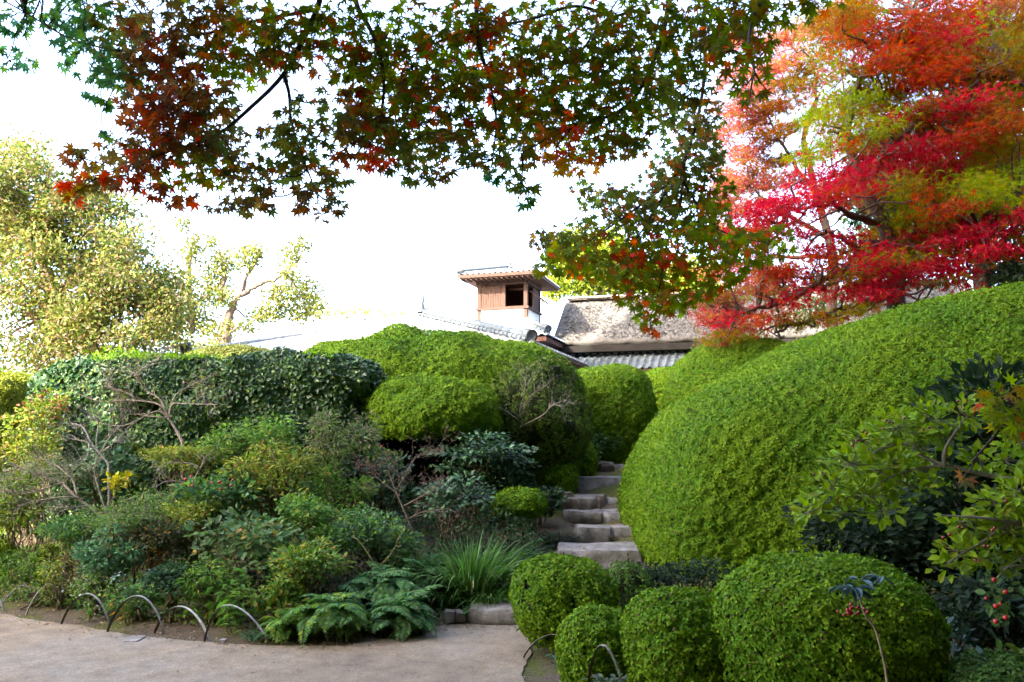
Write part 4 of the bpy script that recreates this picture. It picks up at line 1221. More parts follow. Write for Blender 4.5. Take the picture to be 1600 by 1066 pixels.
bare('low branch of grey wood among the scarlet blossoms', [
    [(305, 762, 8.0), (290, 750, 8.0), (265, 752, 7.95), (245, 760, 7.9)],
    [(300, 755, 8.0), (312, 735, 8.05), (320, 715, 8.1), (335, 700, 8.1)],
    [(310, 730, 8.05), (290, 722, 8.0), (260, 728, 8.0), (245, 735, 7.95)]], .013, (.22, .2, .18), 6, .18)
bare('pink-leaved thin shrub on a slanting stem above the grass', [
    [(648, 835, 7.7), (630, 785, 7.7), (618, 760, 7.7), (605, 735, 7.7)],
    [(620, 765, 7.7), (640, 730, 7.7), (655, 715, 7.7), (680, 708, 7.7)],
    [(632, 790, 7.7), (655, 775, 7.65), (680, 765, 7.6)],
    [(640, 810, 7.7), (665, 795, 7.65), (700, 795, 7.6)],
    [(625, 775, 7.7), (600, 755, 7.7), (585, 742, 7.7)]], .011, (.2, .16, .13), 8, .2, leaf=(700, .032, PINK, LEAFN))
bare('dead twigs sticking out of the half-bare azalea', [
    [(805, 690, 10.4), (815, 660, 10.3), (812, 640, 10.2), (818, 620, 10.1)],
    [(812, 668, 10.3), (845, 650, 10.1), (865, 632, 10.0), (885, 625, 9.95)],
    [(865, 632, 10.0), (880, 640, 9.95), (887, 632, 9.9)],
    [(812, 640, 10.2), (830, 615, 10.1), (850, 605, 10.1)],
    [(815, 660, 10.3), (790, 648, 10.2), (770, 635, 10.1)],
    [(815, 620, 10.1), (822, 600, 10.1), (815, 585, 10.15)]], .014, (.2, .18, .16), 7, .26, name='dead_twigs', cat='branch')
bare('slanting dead stem leaning by the small domed azalea', [
    [(858, 712, 10.9), (868, 695, 10.9), (876, 683, 10.9), (890, 680, 10.9)]], .022, (.24, .2, .17), 2, .15, name='dead_shrub', cat='branch')
bare('thin yellowish stem bent above the ferns', [
    [(588, 890, 7.3), (575, 865, 7.25), (565, 850, 7.2), (552, 838, 7.2)],
    [(588, 890, 7.3), (605, 862, 7.2), (625, 835, 7.15)]], .008, (.36, .34, .16), 3, .14, name='bent_shoot', cat='branch')

# ------------------------------------------------------------------ bamboo hoops
def hoop(label, lf, apex, rf, group='bent bamboo hoops along the path', lean=0.0):
    a, b = G0(*lf), G0(*rf)
    mid = (a + b) / 2
    H = W(apex[0], apex[1], mid[1])
    skew = (apex[0] - (lf[0] + rf[0]) / 2) / max(1, (rf[0] - lf[0]))
    h = H[2]
    u = np.linspace(0, 1, 33)
    zc = np.sin(u * PI) ** .62
    x = u + skew * np.sin(u * PI) * .9
    P = a[None] * (1 - x[:, None]) + b[None] * x[:, None]
    P[:, 2] = -.06 + (h + .06) * zc
    P[:, 1] += lean * np.sin(u * PI)
    T = unit(np.gradient(P, axis=0))
    wide_dir = unit(np.cross(unit(b - a), [0, 0, 1.]) - .55 * unit(b - a))
    nrm = unit(np.cross(T, wide_dir))
    if nrm[16, 2] < 0: nrm = -nrm
    wv, th_ = .012, .004
    node = np.isin(np.arange(33), (6, 7, 17, 18, 27))
    ring = []
    for sx, sn in ((-1, 0), (-.55, 1), (.55, 1), (1, 0), (.5, -.8), (-.5, -.8)):
        ring.append(P + wide_dir * wv * sx * (1 + .12 * node[:, None]) + nrm * th_ * sn * (1 + .25 * node[:, None]))
    V = np.stack(ring, 1)
    k = np.arange(32)[:, None] * 6 + np.arange(6)[None]; k2 = np.arange(32)[:, None] * 6 + (np.arange(6)[None] + 1) % 6
    base = np.array([.40, .37, .31]) * (1 + .10 * rng.normal(size=(33, 1)))
    dk = np.array([.05, .04, .03])
    wgt = np.clip(.25 + 1.3 * u, 0, 1)[:, None]
    C = np.stack([dk + 0 * base, base, base, dk + 0 * base, dk + 0 * base, dk + 0 * base], 1)
    C[node] *= .7
    m = MB().add(V.reshape(-1, 3), np.stack([k, k2, k2 + 6, k + 6], -1).reshape(-1, 4), C.reshape(-1, 3))
    me = m.mesh('bamboo_hoop', mid, False); me.materials.append(M_BAMBOO)
    o = link('bamboo_hoop', me); o.location = mid
    tag(o, label, 'hoop', group)
hoop('bamboo hoop cut off by the picture edge', (-58, 950), (-25, 918), (8, 955))
hoop('first whole bamboo hoop from the picture edge', (-6, 955), (36, 916), (49, 950))
hoop('second whole bamboo hoop from the picture edge', (39, 962), (74, 914), (96, 955))
hoop('third whole bamboo hoop, below the pale asters', (94, 976), (134, 928), (172, 976))
hoop('fourth whole bamboo hoop, crossing the one with the asters', (166, 988), (212, 931), (258, 990))
hoop('fifth whole bamboo hoop, before the dark hollow', (240, 988), (283, 948), (330, 1003))
hoop('last bamboo hoop of the row, before the lance-leaved weed', (318, 1003), (354, 946), (422, 1006))
hoop('tall bamboo hoop in front of the small azalea ball', (915, 1102), (943, 1009), (982, 1112))
hoop('thin bamboo hoop half hidden under the round azalea', (814, 1028), (868, 992), (925, 1036))

# fallen leaves on the sand
m = MB()
n = 1500
x = rng.uniform(-5.5, 1.2, n); y = np.interp(x, _bx, _by) - .12 + rng.normal(size=n) * .16
far_ = rng.uniform(size=n) < .15; y = np.where(far_, rng.uniform(4.6, 7.2, n), y)
k = rng.uniform(size=n) < .7
x, y = x[k], y[k]; n = len(x)
scatter(m, LEAF6, np.stack([x, y, gz(x, y) + .016], -1), unit(rng.normal(size=(n, 3)) * np.array([1, 1, .12])), unit(np.array([0, 0, 1.]) + .25 * rng.normal(size=(n, 3))), rng.uniform(.015, .035, n),
        mixcol([(1, (.16, .10, .05)), (1, (.10, .07, .04)), (.6, (.30, .26, .2)), (.3, (.3, .2, .03))], n))
# a few on the big mound and on the stair
k = rng.integers(0, 110, 70), rng.integers(20, 60, 70)
Pm = BIG[k] + np.array([0, 0, .025]); n = len(Pm)
scatter(m, LEAF6, Pm, rdir(n) * np.array([1, 1, .3]), np.array([0, -.3, 1.]) + .3 * rdir(n), rng.uniform(.02, .035, n), mixcol([(1, (.3, .06, .03)), (1, (.25, .16, .08)), (1, (.35, .3, .2))], n))
n = 160
t_ = rng.uniform(0, 1, n); yy = 8.5 + t_ * 3.9
Ps = np.stack([.62 + .9 * rng.uniform(0, 1, n), yy, np.interp(yy, [8.5, 9.0, 9.3, 9.75, 9.9, 10.35, 10.5, 11.0, 11.3, 11.8, 12.2, 12.6], [.40, .40, .53, .53, .66, .66, .80, .80, 1.02, 1.02, 1.16, 1.16]) + .01], -1)
scatter(m, LEAF6, Ps, rdir(n) * np.array([1, 1, .2]), np.array([0, 0, 1.]) + .25 * rdir(n), rng.uniform(.02, .045, n), mixcol([(1, (.16, .10, .05)), (1, (.10, .07, .04)), (.5, (.3, .12, .04))], n))
m.build('leaf_litter', M_SOFT, kind='stuff')
g_ = G0(210, 1000)
me = stone_mesh(-.06, .06, -.09, .09, -.03, .014, 31, .004).mesh('flat_stone', smooth=True); me.materials.append(M_STONE)
o = link('flat_stone', me); o.location = g_; tag(o, 'flat pale stone sunk in the sand before the fifth hoop', 'stone')
stone(343, 353, 1000, 1005, 6.1, .05, 'pebble', 'small grey pebble under the last hoop', 'pebble', 32, jag=.004, extra=.01)
# ------------------------------------------------------------------ trees
def tree(name, label, base, trunk, r0, limbs, clumps, L, pal, mat=None, tm=LEAF4, dens=1.0, col=(.16, .12, .09), group=None, wide=1.0, twigs=3, up=.2, sides=8):
    """trunk: points; limbs: lists of points; clumps: (centre, radii, leaves[, palette])"""
    base = np.array(base, float)
    t = thing(name, label, 'tree', base, group)
    m = MB(); tl = smooth_line([base] + [np.array(q, float) for q in trunk], 6)
    tube(m, tl, r0, r0 * .45, sides, col, .05)
    m.build('trunk', M_BARK, t, smooth=True)
    nodes = [tl[len(tl) // 3:]]
    m = MB()
    for lb in limbs:
        ln = smooth_line(np.array(lb, float), 5); ln[1:-1] += rng.normal(size=ln[1:-1].shape) * r0 * .12
        tube(m, ln, r0 * .42, r0 * .12, 6, col, .06); nodes.append(ln[2:])
    nodes = np.vstack(nodes)
    cr = MB()
    for cl in clumps:
        c, r, n = np.array(cl[0], float), np.array(cl[1], float), max(3, int(cl[2] * dens))
        pl = cl[3] if len(cl) > 3 else pal
        k = np.linalg.norm(nodes - c, axis=1).argmin()
        hub = c - np.array([0, 0, r[2] * .2])
        tube(m, wiggle(nodes[k], hub, 5, .08), r0 * .14, r0 * .05, 5, col)
        for _ in range(twigs):
            tube(m, wiggle(hub, c + rdir(1)[0] * r * .8, 3, .1), r0 * .05, r0 * .02, 3, col)
        P = c + np.clip(rng.normal(size=(n, 3)), -2.2, 2.2) * r * .52
        off = unit((P - c) / r)
        D = unit(off * .7 + .8 * rdir(n) + np.array([0, 0, up - .2]))
        N = unit(.7 * rdir(n) + np.array([0, 0, .6]))
        scatter(cr, tm, P, D, N, L * rng.uniform(.6, 1.25, n), mixcol(pl, n) * rng.uniform(.82, 1.18), wide)
    m.build('limbs', M_BARK, t, smooth=True)
    if cr.n: cr.build('crown', mat or M_SOFT, t, kind='stuff')
    return t
def pxclumps(lst, Y, k_area, dY=.6, depth=.7, thick=1.0):
    """(px, py, rx, ry[, palette[, Y]]) -> clump list with real sizes"""
    out = []
    for q in lst:
        yy = (q[5] if len(q) > 5 and q[5] else Y) + rng.uniform(-dY, dY)
        s = yy / F_PX
        r = np.array([q[2] * s, max(q[2], q[3]) * s * depth, q[3] * s * thick])
        c = W(q[0], q[1], yy)
        it = [c, r, q[2] * q[3] * k_area]
        if len(q) > 4 and q[4] is not None: it.append(q[4])
        out.append(tuple(it))
    return out

SUNNY = [(2, (.10, .13, .025)), (2, (.15, .16, .035)), (1, (.22, .18, .06)), (1, (.06, .10, .02)), (.6, (.28, .20, .12))]
# left: broad tree in full sun
lim = [from_px([(150, 590, 22), (120, 520, 22), (80, 440, 21.5), (40, 380, 21)]), from_px([(110, 560, 22), (75, 520, 21.5), (30, 470, 21), (-10, 440, 21)]),
       from_px([(95, 520, 22), (80, 480, 22), (75, 430, 22), (70, 370, 22), (100, 300, 22)]), from_px([(80, 470, 22), (120, 420, 22), (150, 380, 22.5)]),
       from_px([(150, 570, 22), (150, 520, 22), (160, 470, 22.5), (190, 420, 22.5)]), from_px([(75, 430, 22), (40, 350, 22), (20, 300, 22)])]
cl = [(rng.uniform(-30, 250), 0, 0, 0) for _ in range(0)]
cells = []
for _ in range(170):
    px = rng.uniform(-60, 275); tp = np.interp(px, [-60, 0, 40, 110, 180, 215, 245, 280], [225, 220, 218, 255, 290, 350, 400, 450])
    py = rng.uniform(tp + 18, 590)
    cells.append((px, py, rng.uniform(24, 48), rng.uniform(15, 30)))
tree('camphor_tree', 'broad sunlit evergreen tree with pale twisting limbs at the picture edge', (-12.1, 22, 1.1), from_px([(105, 590, 22), (100, 530, 22), (85, 470, 22), (75, 420, 22)]), .26, lim,
     pxclumps(cells, 22, .44, 1.8, 1.0), .13, SUNNY, tm=LEAF4, col=(.26, .19, .14), wide=1.1)
# behind it: sparse pruned tree
lim = [from_px([(360, 500, 30), (362, 480, 30), (378, 450, 30), (400, 405, 30), (412, 395, 30)]), from_px([(358, 490, 30), (385, 455, 30), (408, 445, 30), (440, 430, 30), (465, 410, 30)]),
       from_px([(345, 470, 30), (350, 430, 30), (345, 400, 30)]), from_px([(300, 520, 30), (295, 440, 30), (300, 390, 30), (312, 370, 30)])]
PALEG = [(2, (.17, .19, .04)), (1, (.24, .22, .06)), (1, (.10, .13, .03))]
cells = [(335, 440, 22, 30), (350, 410, 18, 18), (385, 405, 18, 18), (400, 390, 14, 14), (345, 465, 24, 14), (455, 400, 16, 16), (470, 380, 12, 12), (450, 425, 14, 10), (300, 390, 16, 22), (290, 440, 14, 20), (285, 350, 10, 12), (330, 380, 10, 12),
         (440, 460, 26, 16), (475, 455, 26, 22), (490, 480, 20, 16), (430, 485, 26, 14), (405, 495, 18, 10), (465, 490, 22, 12), (380, 510, 20, 8), (310, 500, 26, 18), (340, 520, 28, 14), (290, 540, 22, 18), (300, 470, 18, 16), (270, 500, 20, 24), (330, 545, 26, 10)]
tree('pruned_oak', 'sparse pruned tree with thick bare limbs behind the tiled roof', (-10.6, 30, 1.1), from_px([(352, 540, 30), (355, 505, 30), (360, 485, 30)]), .3, lim, pxclumps(cells, 30, 1.2, 1.2, 1.0), .15, PALEG, tm=LEAF6, col=(.22, .17, .14))
# behind the house
BR = [(2, (.20, .26, .02)), (1, (.28, .30, .03)), (1, (.14, .20, .02))]
cells = [(900, 440, 40, 26), (930, 415, 40, 26), (885, 400, 26, 26), (960, 440, 40, 22), (900, 380, 24, 20), (990, 430, 36, 26), (1030, 440, 36, 20), (865, 450, 20, 14), (1070, 430, 36, 26), (1100, 450, 36, 20), (950, 390, 36, 26)]
tree('yellow_tree', 'bright yellow-green tree standing behind the lookout tower', (4.5, 40, 1.1), from_px([(935, 520, 40), (930, 460, 40)]), .3, [from_px([(930, 470, 40), (900, 430, 40)]), from_px([(930, 470, 40), (980, 420, 40)])], pxclumps(cells, 40, 2.2, 2, 1.0), .24, BR, tm=LEAF4)
cells = [(505 + 22 * i + rng.uniform(-6, 6), 497 - rng.uniform(0, 14), 20, 10) for i in range(8)]
tree('far_tree', 'faint low tree line piece peeping over the white roof', (-5.5, 50, 1.1), from_px([(580, 560, 50), (580, 510, 50)]), .3, [], pxclumps(cells, 50, .6, 2, 1.0), .24, [(1, (.26, .28, .06)), (1, (.32, .32, .10))])

# right: the coloured maples
CRIM = [(3, (0.393, 0.015, 0.034)), (2, (0.454, 0.027, 0.038)), (1, (0.303, 0.015, 0.023)), (.5, (0.439, 0.076, 0.038))]
SCAR = [(3, (0.439, 0.045, 0.018)), (2, (0.393, 0.076, 0.015)), (1, (0.303, 0.099, 0.023)), (.7, (0.423, 0.023, 0.030))]
ORAN = [(3, (0.285, 0.093, 0.015)), (2, (0.248, 0.124, 0.019)), (1, (0.310, 0.050, 0.019)), (1, (0.186, 0.136, 0.012))]
OLIV = [(3, (0.190, 0.163, 0.014)), (2, (0.231, 0.136, 0.014)), (1, (0.136, 0.163, 0.014)), (.6, (0.286, 0.095, 0.014))]
LIME = [(3, (0.224, 0.282, 0.012)), (2, (0.183, 0.249, 0.010)), (1, (0.299, 0.282, 0.017)), (.3, (0.332, 0.133, 0.017))]
PINKR = [(2, (0.364, 0.099, 0.076)), (2, (0.333, 0.128, 0.052)), (1, (0.378, 0.052, 0.052)), (1, (0.272, 0.166, 0.038))]
near = [(1420, 35, 90, 26, SCAR), (1500, 60, 95, 28, ORAN), (1575, 25, 60, 28, ORAN), (1400, 85, 62, 22, SCAR), (1480, 108, 85, 24, SCAR), (1562, 118, 70, 28, OLIV), (1345, 25, 60, 26, ORAN), (1345, 100, 58, 20, LIME), (1300, 55, 50, 24, OLIV),
        (1425, 140, 56, 18, CRIM), (1335, 150, 60, 20, LIME), (1545, 165, 70, 22, OLIV), (1450, 180, 72, 17, CRIM), (1395, 190, 56, 17, OLIV), (1505, 205, 80, 22, SCAR), (1330, 205, 60, 18, LIME), (1285, 240, 56, 18, LIME), (1425, 228, 64, 16, CRIM),
        (1565, 232, 62, 24, OLIV), (1370, 262, 70, 18, CRIM), (1300, 275, 58, 16, CRIM), (1480, 262, 64, 20, ORAN), (1560, 285, 60, 22, LIME), (1445, 285, 50, 18, OLIV), (1250, 318, 70, 18, CRIM), (1185, 338, 52, 18, CRIM), (1205, 365, 50, 18, SCAR),
        (1415, 312, 40, 16, LIME), (1475, 338, 70, 19, LIME), (1560, 345, 60, 16, CRIM), (1525, 330, 50, 14, LIME), (1445, 360, 50, 14, CRIM), (1505, 372, 60, 14, CRIM), (1385, 392, 62, 15, CRIM), (1335, 418, 72, 18, CRIM), (1255, 418, 62, 18, SCAR),
        (1180, 448, 58, 18, PINKR), (1140, 478, 46, 18, PINKR), (1235, 458, 62, 17, CRIM), (1310, 452, 56, 14, CRIM), (1420, 428, 72, 17, CRIM), (1485, 438, 40, 11, CRIM), (1385, 458, 50, 13, CRIM), (1125, 500, 30, 12, PINKR), (1170, 516, 54, 11, OLIV),
        (1260, 498, 56, 14, OLIV), (1325, 488, 40, 11, OLIV), (1330, 300, 46, 14, SCAR), (1590, 180, 50, 24, ORAN), (1590, 70, 40, 30, OLIV), (1540, 390, 50, 12, CRIM), (1300, 388, 40, 12, CRIM), (1215, 400, 36, 11, PINKR), (1280, 350, 40, 12, CRIM), (1118, 462, 36, 16, PINKR), (1150, 500, 40, 14, PINKR), (1205, 490, 46, 14, SCAR), (1170, 400, 36, 14, PINKR), (1160, 360, 30, 14, CRIM)]
near2 = []
for q in near:          # every pad is a drift of smaller sprays that slopes down to the left
    for k in range(5):
        u = rng.uniform(-1, 1)
        pl = q[4] if rng.uniform() < .72 else near[rng.integers(len(near))][4]
        near2.append((q[0] + u * q[2] * .85, q[1] - u * q[2] * .22 + rng.normal() * 10, q[2] * rng.uniform(.5, .85), q[3] * rng.uniform(.4, .75), pl, 12.6 + rng.uniform(-1.2, 1.2)))
for _ in range(170):
    px, py = rng.uniform(1290, 1640), rng.uniform(-30, 400)
    if px < 1290 + (py - 180) * .4: continue
    near2.append((px, py, rng.uniform(26, 50), rng.uniform(8, 14), [OLIV, ORAN, LIME, SCAR, PINKR][rng.integers(5)], 13.8 + rng.uniform(-.6, .6)))
trk = from_px([(1400, 470, 13.2), (1395, 400, 13.2), (1378, 345, 13.1), (1350, 295, 13.0), (1330, 240, 13)])
lim = [from_px([(1378, 345, 13.1), (1340, 340, 12.8), (1300, 320, 12.5), (1230, 330, 12.3)]), from_px([(1390, 380, 13.2), (1340, 385, 12.8), (1310, 370, 12.6), (1290, 360, 12.5)]),
       from_px([(1395, 400, 13.2), (1300, 430, 12.6), (1230, 470, 12.3), (1150, 490, 12.2)]), from_px([(1395, 400, 13.2), (1450, 340, 12.8), (1520, 320, 12.5), (1590, 300, 12.2)]),
       from_px([(1350, 295, 13), (1400, 220, 12.8), (1480, 160, 12.5), (1570, 100, 12.3)]), from_px([(1330, 240, 13), (1330, 150, 12.8), (1380, 80, 12.6), (1430, 20, 12.5)]),
       from_px([(1400, 460, 13.2), (1340, 480, 12.7), (1270, 500, 12.5), (1210, 520, 12.4)])]
tree('maple_tree', 'big maple in crimson, orange and lime above the huge azalea', (6.4, 13.2, 1.1), trk, .17, lim, pxclumps(near2, 12.6, .36, .25, 1.1), .09, CRIM, M_MAPLE, MAPLE5, twigs=1, col=(.10, .075, .06))
far = [(1225, 60, 56, 22, PINKR), (1200, 105, 52, 24, PINKR), (1180, 150, 40, 22, PINKR), (1215, 165, 52, 16, ORAN), (1265, 95, 56, 18, OLIV), (1260, 135, 44, 14, OLIV), (1250, 190, 44, 12, LIME), (1200, 215, 44, 16, ORAN), (1165, 240, 36, 22, PINKR), (1160, 290, 42, 20, PINKR),
       (1215, 285, 52, 18, PINKR), (1290, 170, 40, 14, OLIV), (1140, 330, 36, 18, PINKR), (1155, 380, 44, 16, PINKR), (1120, 430, 40, 18, PINKR), (1210, 430, 44, 16, ORAN), (1290, 30, 56, 20, OLIV), (1175, 190, 34, 14, PINKR), (1240, 250, 46, 12, OLIV), (1130, 210, 24, 20, PINKR), (1130, 270, 24, 20, PINKR), (1150, 60, 30, 20, PINKR), (1142, 120, 30, 20, PINKR), (1145, 175, 30, 18, PINKR), (1130, 310, 30, 18, PINKR), (1125, 360, 30, 18, PINKR), (1230, 125, 40, 14, ORAN), (1190, 260, 40, 14, ORAN), (1185, 320, 40, 14, PINKR)]
far2 = []
for q in far:
    for k in range(4):
        u = (k - 1.5) / 1.5
        far2.append((q[0] + u * q[2] * .55, q[1] - u * q[2] * .15 + rng.normal() * 6, q[2] * rng.uniform(.4, .6), q[3] * rng.uniform(.5, .75), q[4], 19 + rng.uniform(-1.2, 1.2)))
trk = from_px([(1300, 500, 19.5), (1300, 400, 19.5), (1275, 300, 19.4), (1255, 220, 19.3)])
lim = [from_px([(1275, 300, 19.4), (1230, 240, 19), (1200, 180, 19)]), from_px([(1290, 370, 19.4), (1220, 330, 19), (1170, 290, 19)]), from_px([(1255, 220, 19.3), (1275, 140, 19), (1260, 60, 19)]), from_px([(1300, 400, 19.5), (1210, 400, 19), (1140, 390, 19)])]
tree('maple_tree', 'paler pink and orange maple farther back by the thatched roof', (7.9, 19.5, 1.1), trk, .16, lim, pxclumps(far2, 19, .85, .25, 1.1), .11, PINKR, M_MAPLE, MAPLE5, col=(.13, .10, .08))
# dark evergreens behind the maples
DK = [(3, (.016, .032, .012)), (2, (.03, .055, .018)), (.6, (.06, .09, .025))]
cells = []
for _ in range(64):
    cells.append((rng.uniform(1370, 1800), rng.uniform(60, 480), rng.uniform(40, 62), rng.uniform(26, 40)))
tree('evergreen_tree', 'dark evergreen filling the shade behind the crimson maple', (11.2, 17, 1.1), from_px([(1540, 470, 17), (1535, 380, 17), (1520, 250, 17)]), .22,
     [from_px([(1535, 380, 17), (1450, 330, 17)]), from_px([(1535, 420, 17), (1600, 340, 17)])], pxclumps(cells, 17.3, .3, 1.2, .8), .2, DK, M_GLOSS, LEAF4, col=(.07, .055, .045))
cells = [(1330, 300, 40, 36), (1360, 350, 40, 40), (1400, 250, 46, 36), (1350, 430, 40, 26), (1280, 480, 40, 20), (1400, 420, 40, 26), (1380, 180, 50, 36), (1330, 400, 26, 24)]
tree('evergreen_tree', 'mid-green tree glimpsed through the gap in the maple leaves', (11.2, 24, 1.1), from_px([(1370, 500, 24), (1365, 380, 24)]), .2, [], pxclumps(cells, 24, .5, 1.0, .8), .15, [(2, (.05, .10, .03)), (1, (.09, .14, .04))], M_SOFT, LEAF6)

# ------------------------------------------------------------------ right edge: shade under the trees, partly painted as near-black shrub leaves
leafy('shade_dark_shrub', 'tall shrub added with leaves darkened for the shade behind the berry branches', 'shrub', 1660, 790, 250, 260, 6.6, 13000, .10, [(3, (.012, .026, .010)), (1, (.025, .045, .015))], LEAF4, M_SOFT, wide=1.2, clumps=60, stems=7, deep=.5, stem_r=.025, spread=.36)
leafy('shade_dark_shrub', 'low shrub added with leaves darkened for the shade between the huge azalea and the wide front mound', 'shrub', 1360, 850, 130, 80, 6.9, 4600, .07, [(3, (.012, .026, .010)), (1, (.03, .05, .016))], LEAF4, M_SOFT, clumps=26, deep=.6)
leafy('shade_dark_shrub', 'low thicket added with leaves darkened for the shaded ground right of the wide front mound', 'shrub', 1530, 955, 110, 50, 5.6, 1500, .06, [(3, (.010, .022, .008)), (1, (.02, .036, .012))], LEAF6, M_SOFT, clumps=24, deep=.7)
leafy('shade_dark_shrub', 'leafy fringe darkened for the shadow at the foot of the huge azalea behind the front balls', 'shrub', 1075, 905, 95, 28, 6.9, 1200, .045, [(3, (.014, .03, .010)), (1, (.03, .05, .015))], LEAF6, M_SOFT, clumps=22, deep=.5)
leafy('aucuba_plant', 'few broad leaves in the dark behind the wide front mound', 'plant', 1478, 1010, 36, 36, 4.75, 60, .075, [(2, (.03, .06, .035)), (1, (.05, .08, .05))], LEAF6, M_GLOSS, clumps=8, singles=60)
leafy('seedling', 'pale little seedling in the dark bottom corner', 'plant', 1542, 1026, 10, 8, 4.4, 8, .04, [(1, (.16, .24, .22))], LEAF6, M_SOFT, clumps=3, stems=2, singles=8, stem_r=.003)
leafy('seedling', 'yellow-green seedling above the bluish low shrub', 'plant', 1590, 1020, 14, 14, 4.4, 16, .05, [(1, (.10, .15, .02))], LEAF6, M_SOFT, clumps=4, stems=2, singles=16, stem_r=.003)

# holly-like shrub reaching in from the right, with red berries
HOL = [(3, (.21, .31, .012)), (2, (.25, .36, .016)), (1, (.14, .24, .012)), (.4, (.26, .30, .03))]
hb = np.array([2.95, 3.55, 0.0])
hol = thing('winterberry_shrub', 'lime-green shrub with red berries reaching in from the picture edge', 'shrub', hb)
sm = MB()
mains = [from_px([(1830, 860, 3.55), (1700, 760, 3.5), (1600, 752, 3.45), (1530, 740, 3.45), (1475, 728, 3.45), (1400, 742, 3.5), (1345, 778, 3.55)]),
         from_px([(1475, 728, 3.45), (1440, 712, 3.5), (1425, 695, 3.5), (1380, 700, 3.55), (1330, 730, 3.6)]),
         from_px([(1475, 728, 3.45), (1478, 700, 3.4), (1500, 665, 3.4), (1520, 640, 3.4)]),
         from_px([(1830, 900, 3.55), (1720, 860, 3.3), (1600, 815, 3.2), (1530, 850, 3.2), (1480, 880, 3.2)]),
         from_px([(1820, 950, 3.5), (1700, 900, 3.2), (1600, 885, 3.15), (1560, 888, 3.15)]),
         from_px([(1600, 820, 3.2), (1540, 810, 3.15), (1470, 805, 3.15)])]
for i, q in enumerate(mains):
    b = MB(); tube(b, smooth_line(q, 6), .016 if i == 0 else .010, .003, 6, (.27, .25, .21), .06); b.build('branch', M_BARK, hol, smooth=True)
b = MB(); tube(b, smooth_line([hb, hb + [0, 0, .6], mains[0][0]], 5), .035, .018, 7, (.2, .18, .15), .05)
tube(b, smooth_line([hb, hb + [.03, -.02, .5], mains[3][0]], 5), .03, .012, 7, (.2, .18, .15), .05); b.build('trunk', M_BARK, hol, smooth=True)
sprays = [(1450, 655, 44, 26), (1400, 670, 48, 26), (1350, 690, 44, 26), (1390, 720, 50, 26), (1330, 725, 44, 26), (1300, 760, 40, 26), (1345, 770, 44, 24), (1280, 785, 34, 20), (1262, 800, 22, 14), (1430, 690, 40, 24), (1500, 645, 30, 22), (1470, 680, 34, 20),
          (1420, 760, 40, 18), (1385, 800, 24, 18), (1320, 800, 30, 16), (1440, 735, 30, 18), (1370, 735, 40, 22), (1530, 715, 30, 18), (1570, 720, 34, 22), (1595, 690, 30, 26),
          (1560, 790, 40, 24), (1590, 770, 34, 24), (1530, 830, 40, 24), (1580, 830, 44, 26), (1500, 860, 34, 22), (1550, 870, 44, 20), (1480, 885, 24, 16), (1595, 870, 36, 24), (1500, 815, 30, 12), (1600, 800, 30, 26), (1650, 820, 50, 50), (1660, 720, 50, 40)]
allm = np.vstack([smooth_line(q, 6) for q in mains])
P_, D_, N_, hubs = [], [], [], []
for px, py, rx, ry in sprays:
    Y = (3.5 if py < 760 else 3.2) + rng.uniform(-.12, .12)
    if px < 1460: Y = 3.55 + rng.uniform(-.12, .12)
    c = W(px, py, Y); k = Y / F_PX
    j = np.linalg.norm(allm - c, axis=1).argmin()
    tube(sm, wiggle(allm[j], c, 5, .05), .004, .002, 4, (.2, .18, .12)); hubs.append(c)
    n = int(rx * ry * .075) + 8
    r = np.array([rx * k, rx * k * .9, ry * k])
    p = ell_pts(n, c, r, .2)
    for q in p[::4]: tube(sm, wiggle(c, q, 3, .05), .002, .001, 3, (.18, .17, .1))
    o = unit(p - c)
    P_.append(p); D_.append(unit(o * .8 + .5 * rdir(n) + np.array([-.1, 0, .25]))); N_.append(unit(.45 * rdir(n) + np.array([0, -.45, .75])))
sm.build('twigs', M_BARK, hol, smooth=True, kind='stuff')
P_, D_, N_ = map(np.vstack, (P_, D_, N_))
n = len(P_); S_ = rng.uniform(.030, .052, n); C_ = mixcol(HOL, n)
order = np.argsort(np.where(in_view(P_, .0), 0, 10) - S_)
pk, rs = order[:300], order[300:]
OVAL = (LEAF6[0] * np.array([1.15, 1, 1]), LEAF6[1])
single_leaves(hol, OVAL, P_[pk], D_[pk], N_[pk], S_[pk], C_[pk], M_SOFT)
m = MB(); scatter(m, OVAL, P_[rs], D_[rs], N_[rs], S_[rs], C_[rs]); m.build('foliage', M_SOFT, hol, kind='stuff')
bp = [W(a + rng.normal() * 5, b + rng.normal() * 4, 3.38) for a, b in [(1338, 690), (1336, 700), (1400, 657), (1396, 655), (1350, 672), (1380, 665), (1295, 735), (1320, 778), (1275, 745), (1485, 640), (1500, 635), (1444, 670)] for _ in range(2)]
bp += [W(a + rng.normal() * 4, b + rng.normal() * 3, 3.0) for a, b in [(1500, 823), (1540, 855), (1555, 828), (1570, 780), (1478, 835), (1530, 880)] for _ in range(2)]
dots('berry', bp, len(bp), .006, (.22, .02, .012), hol)
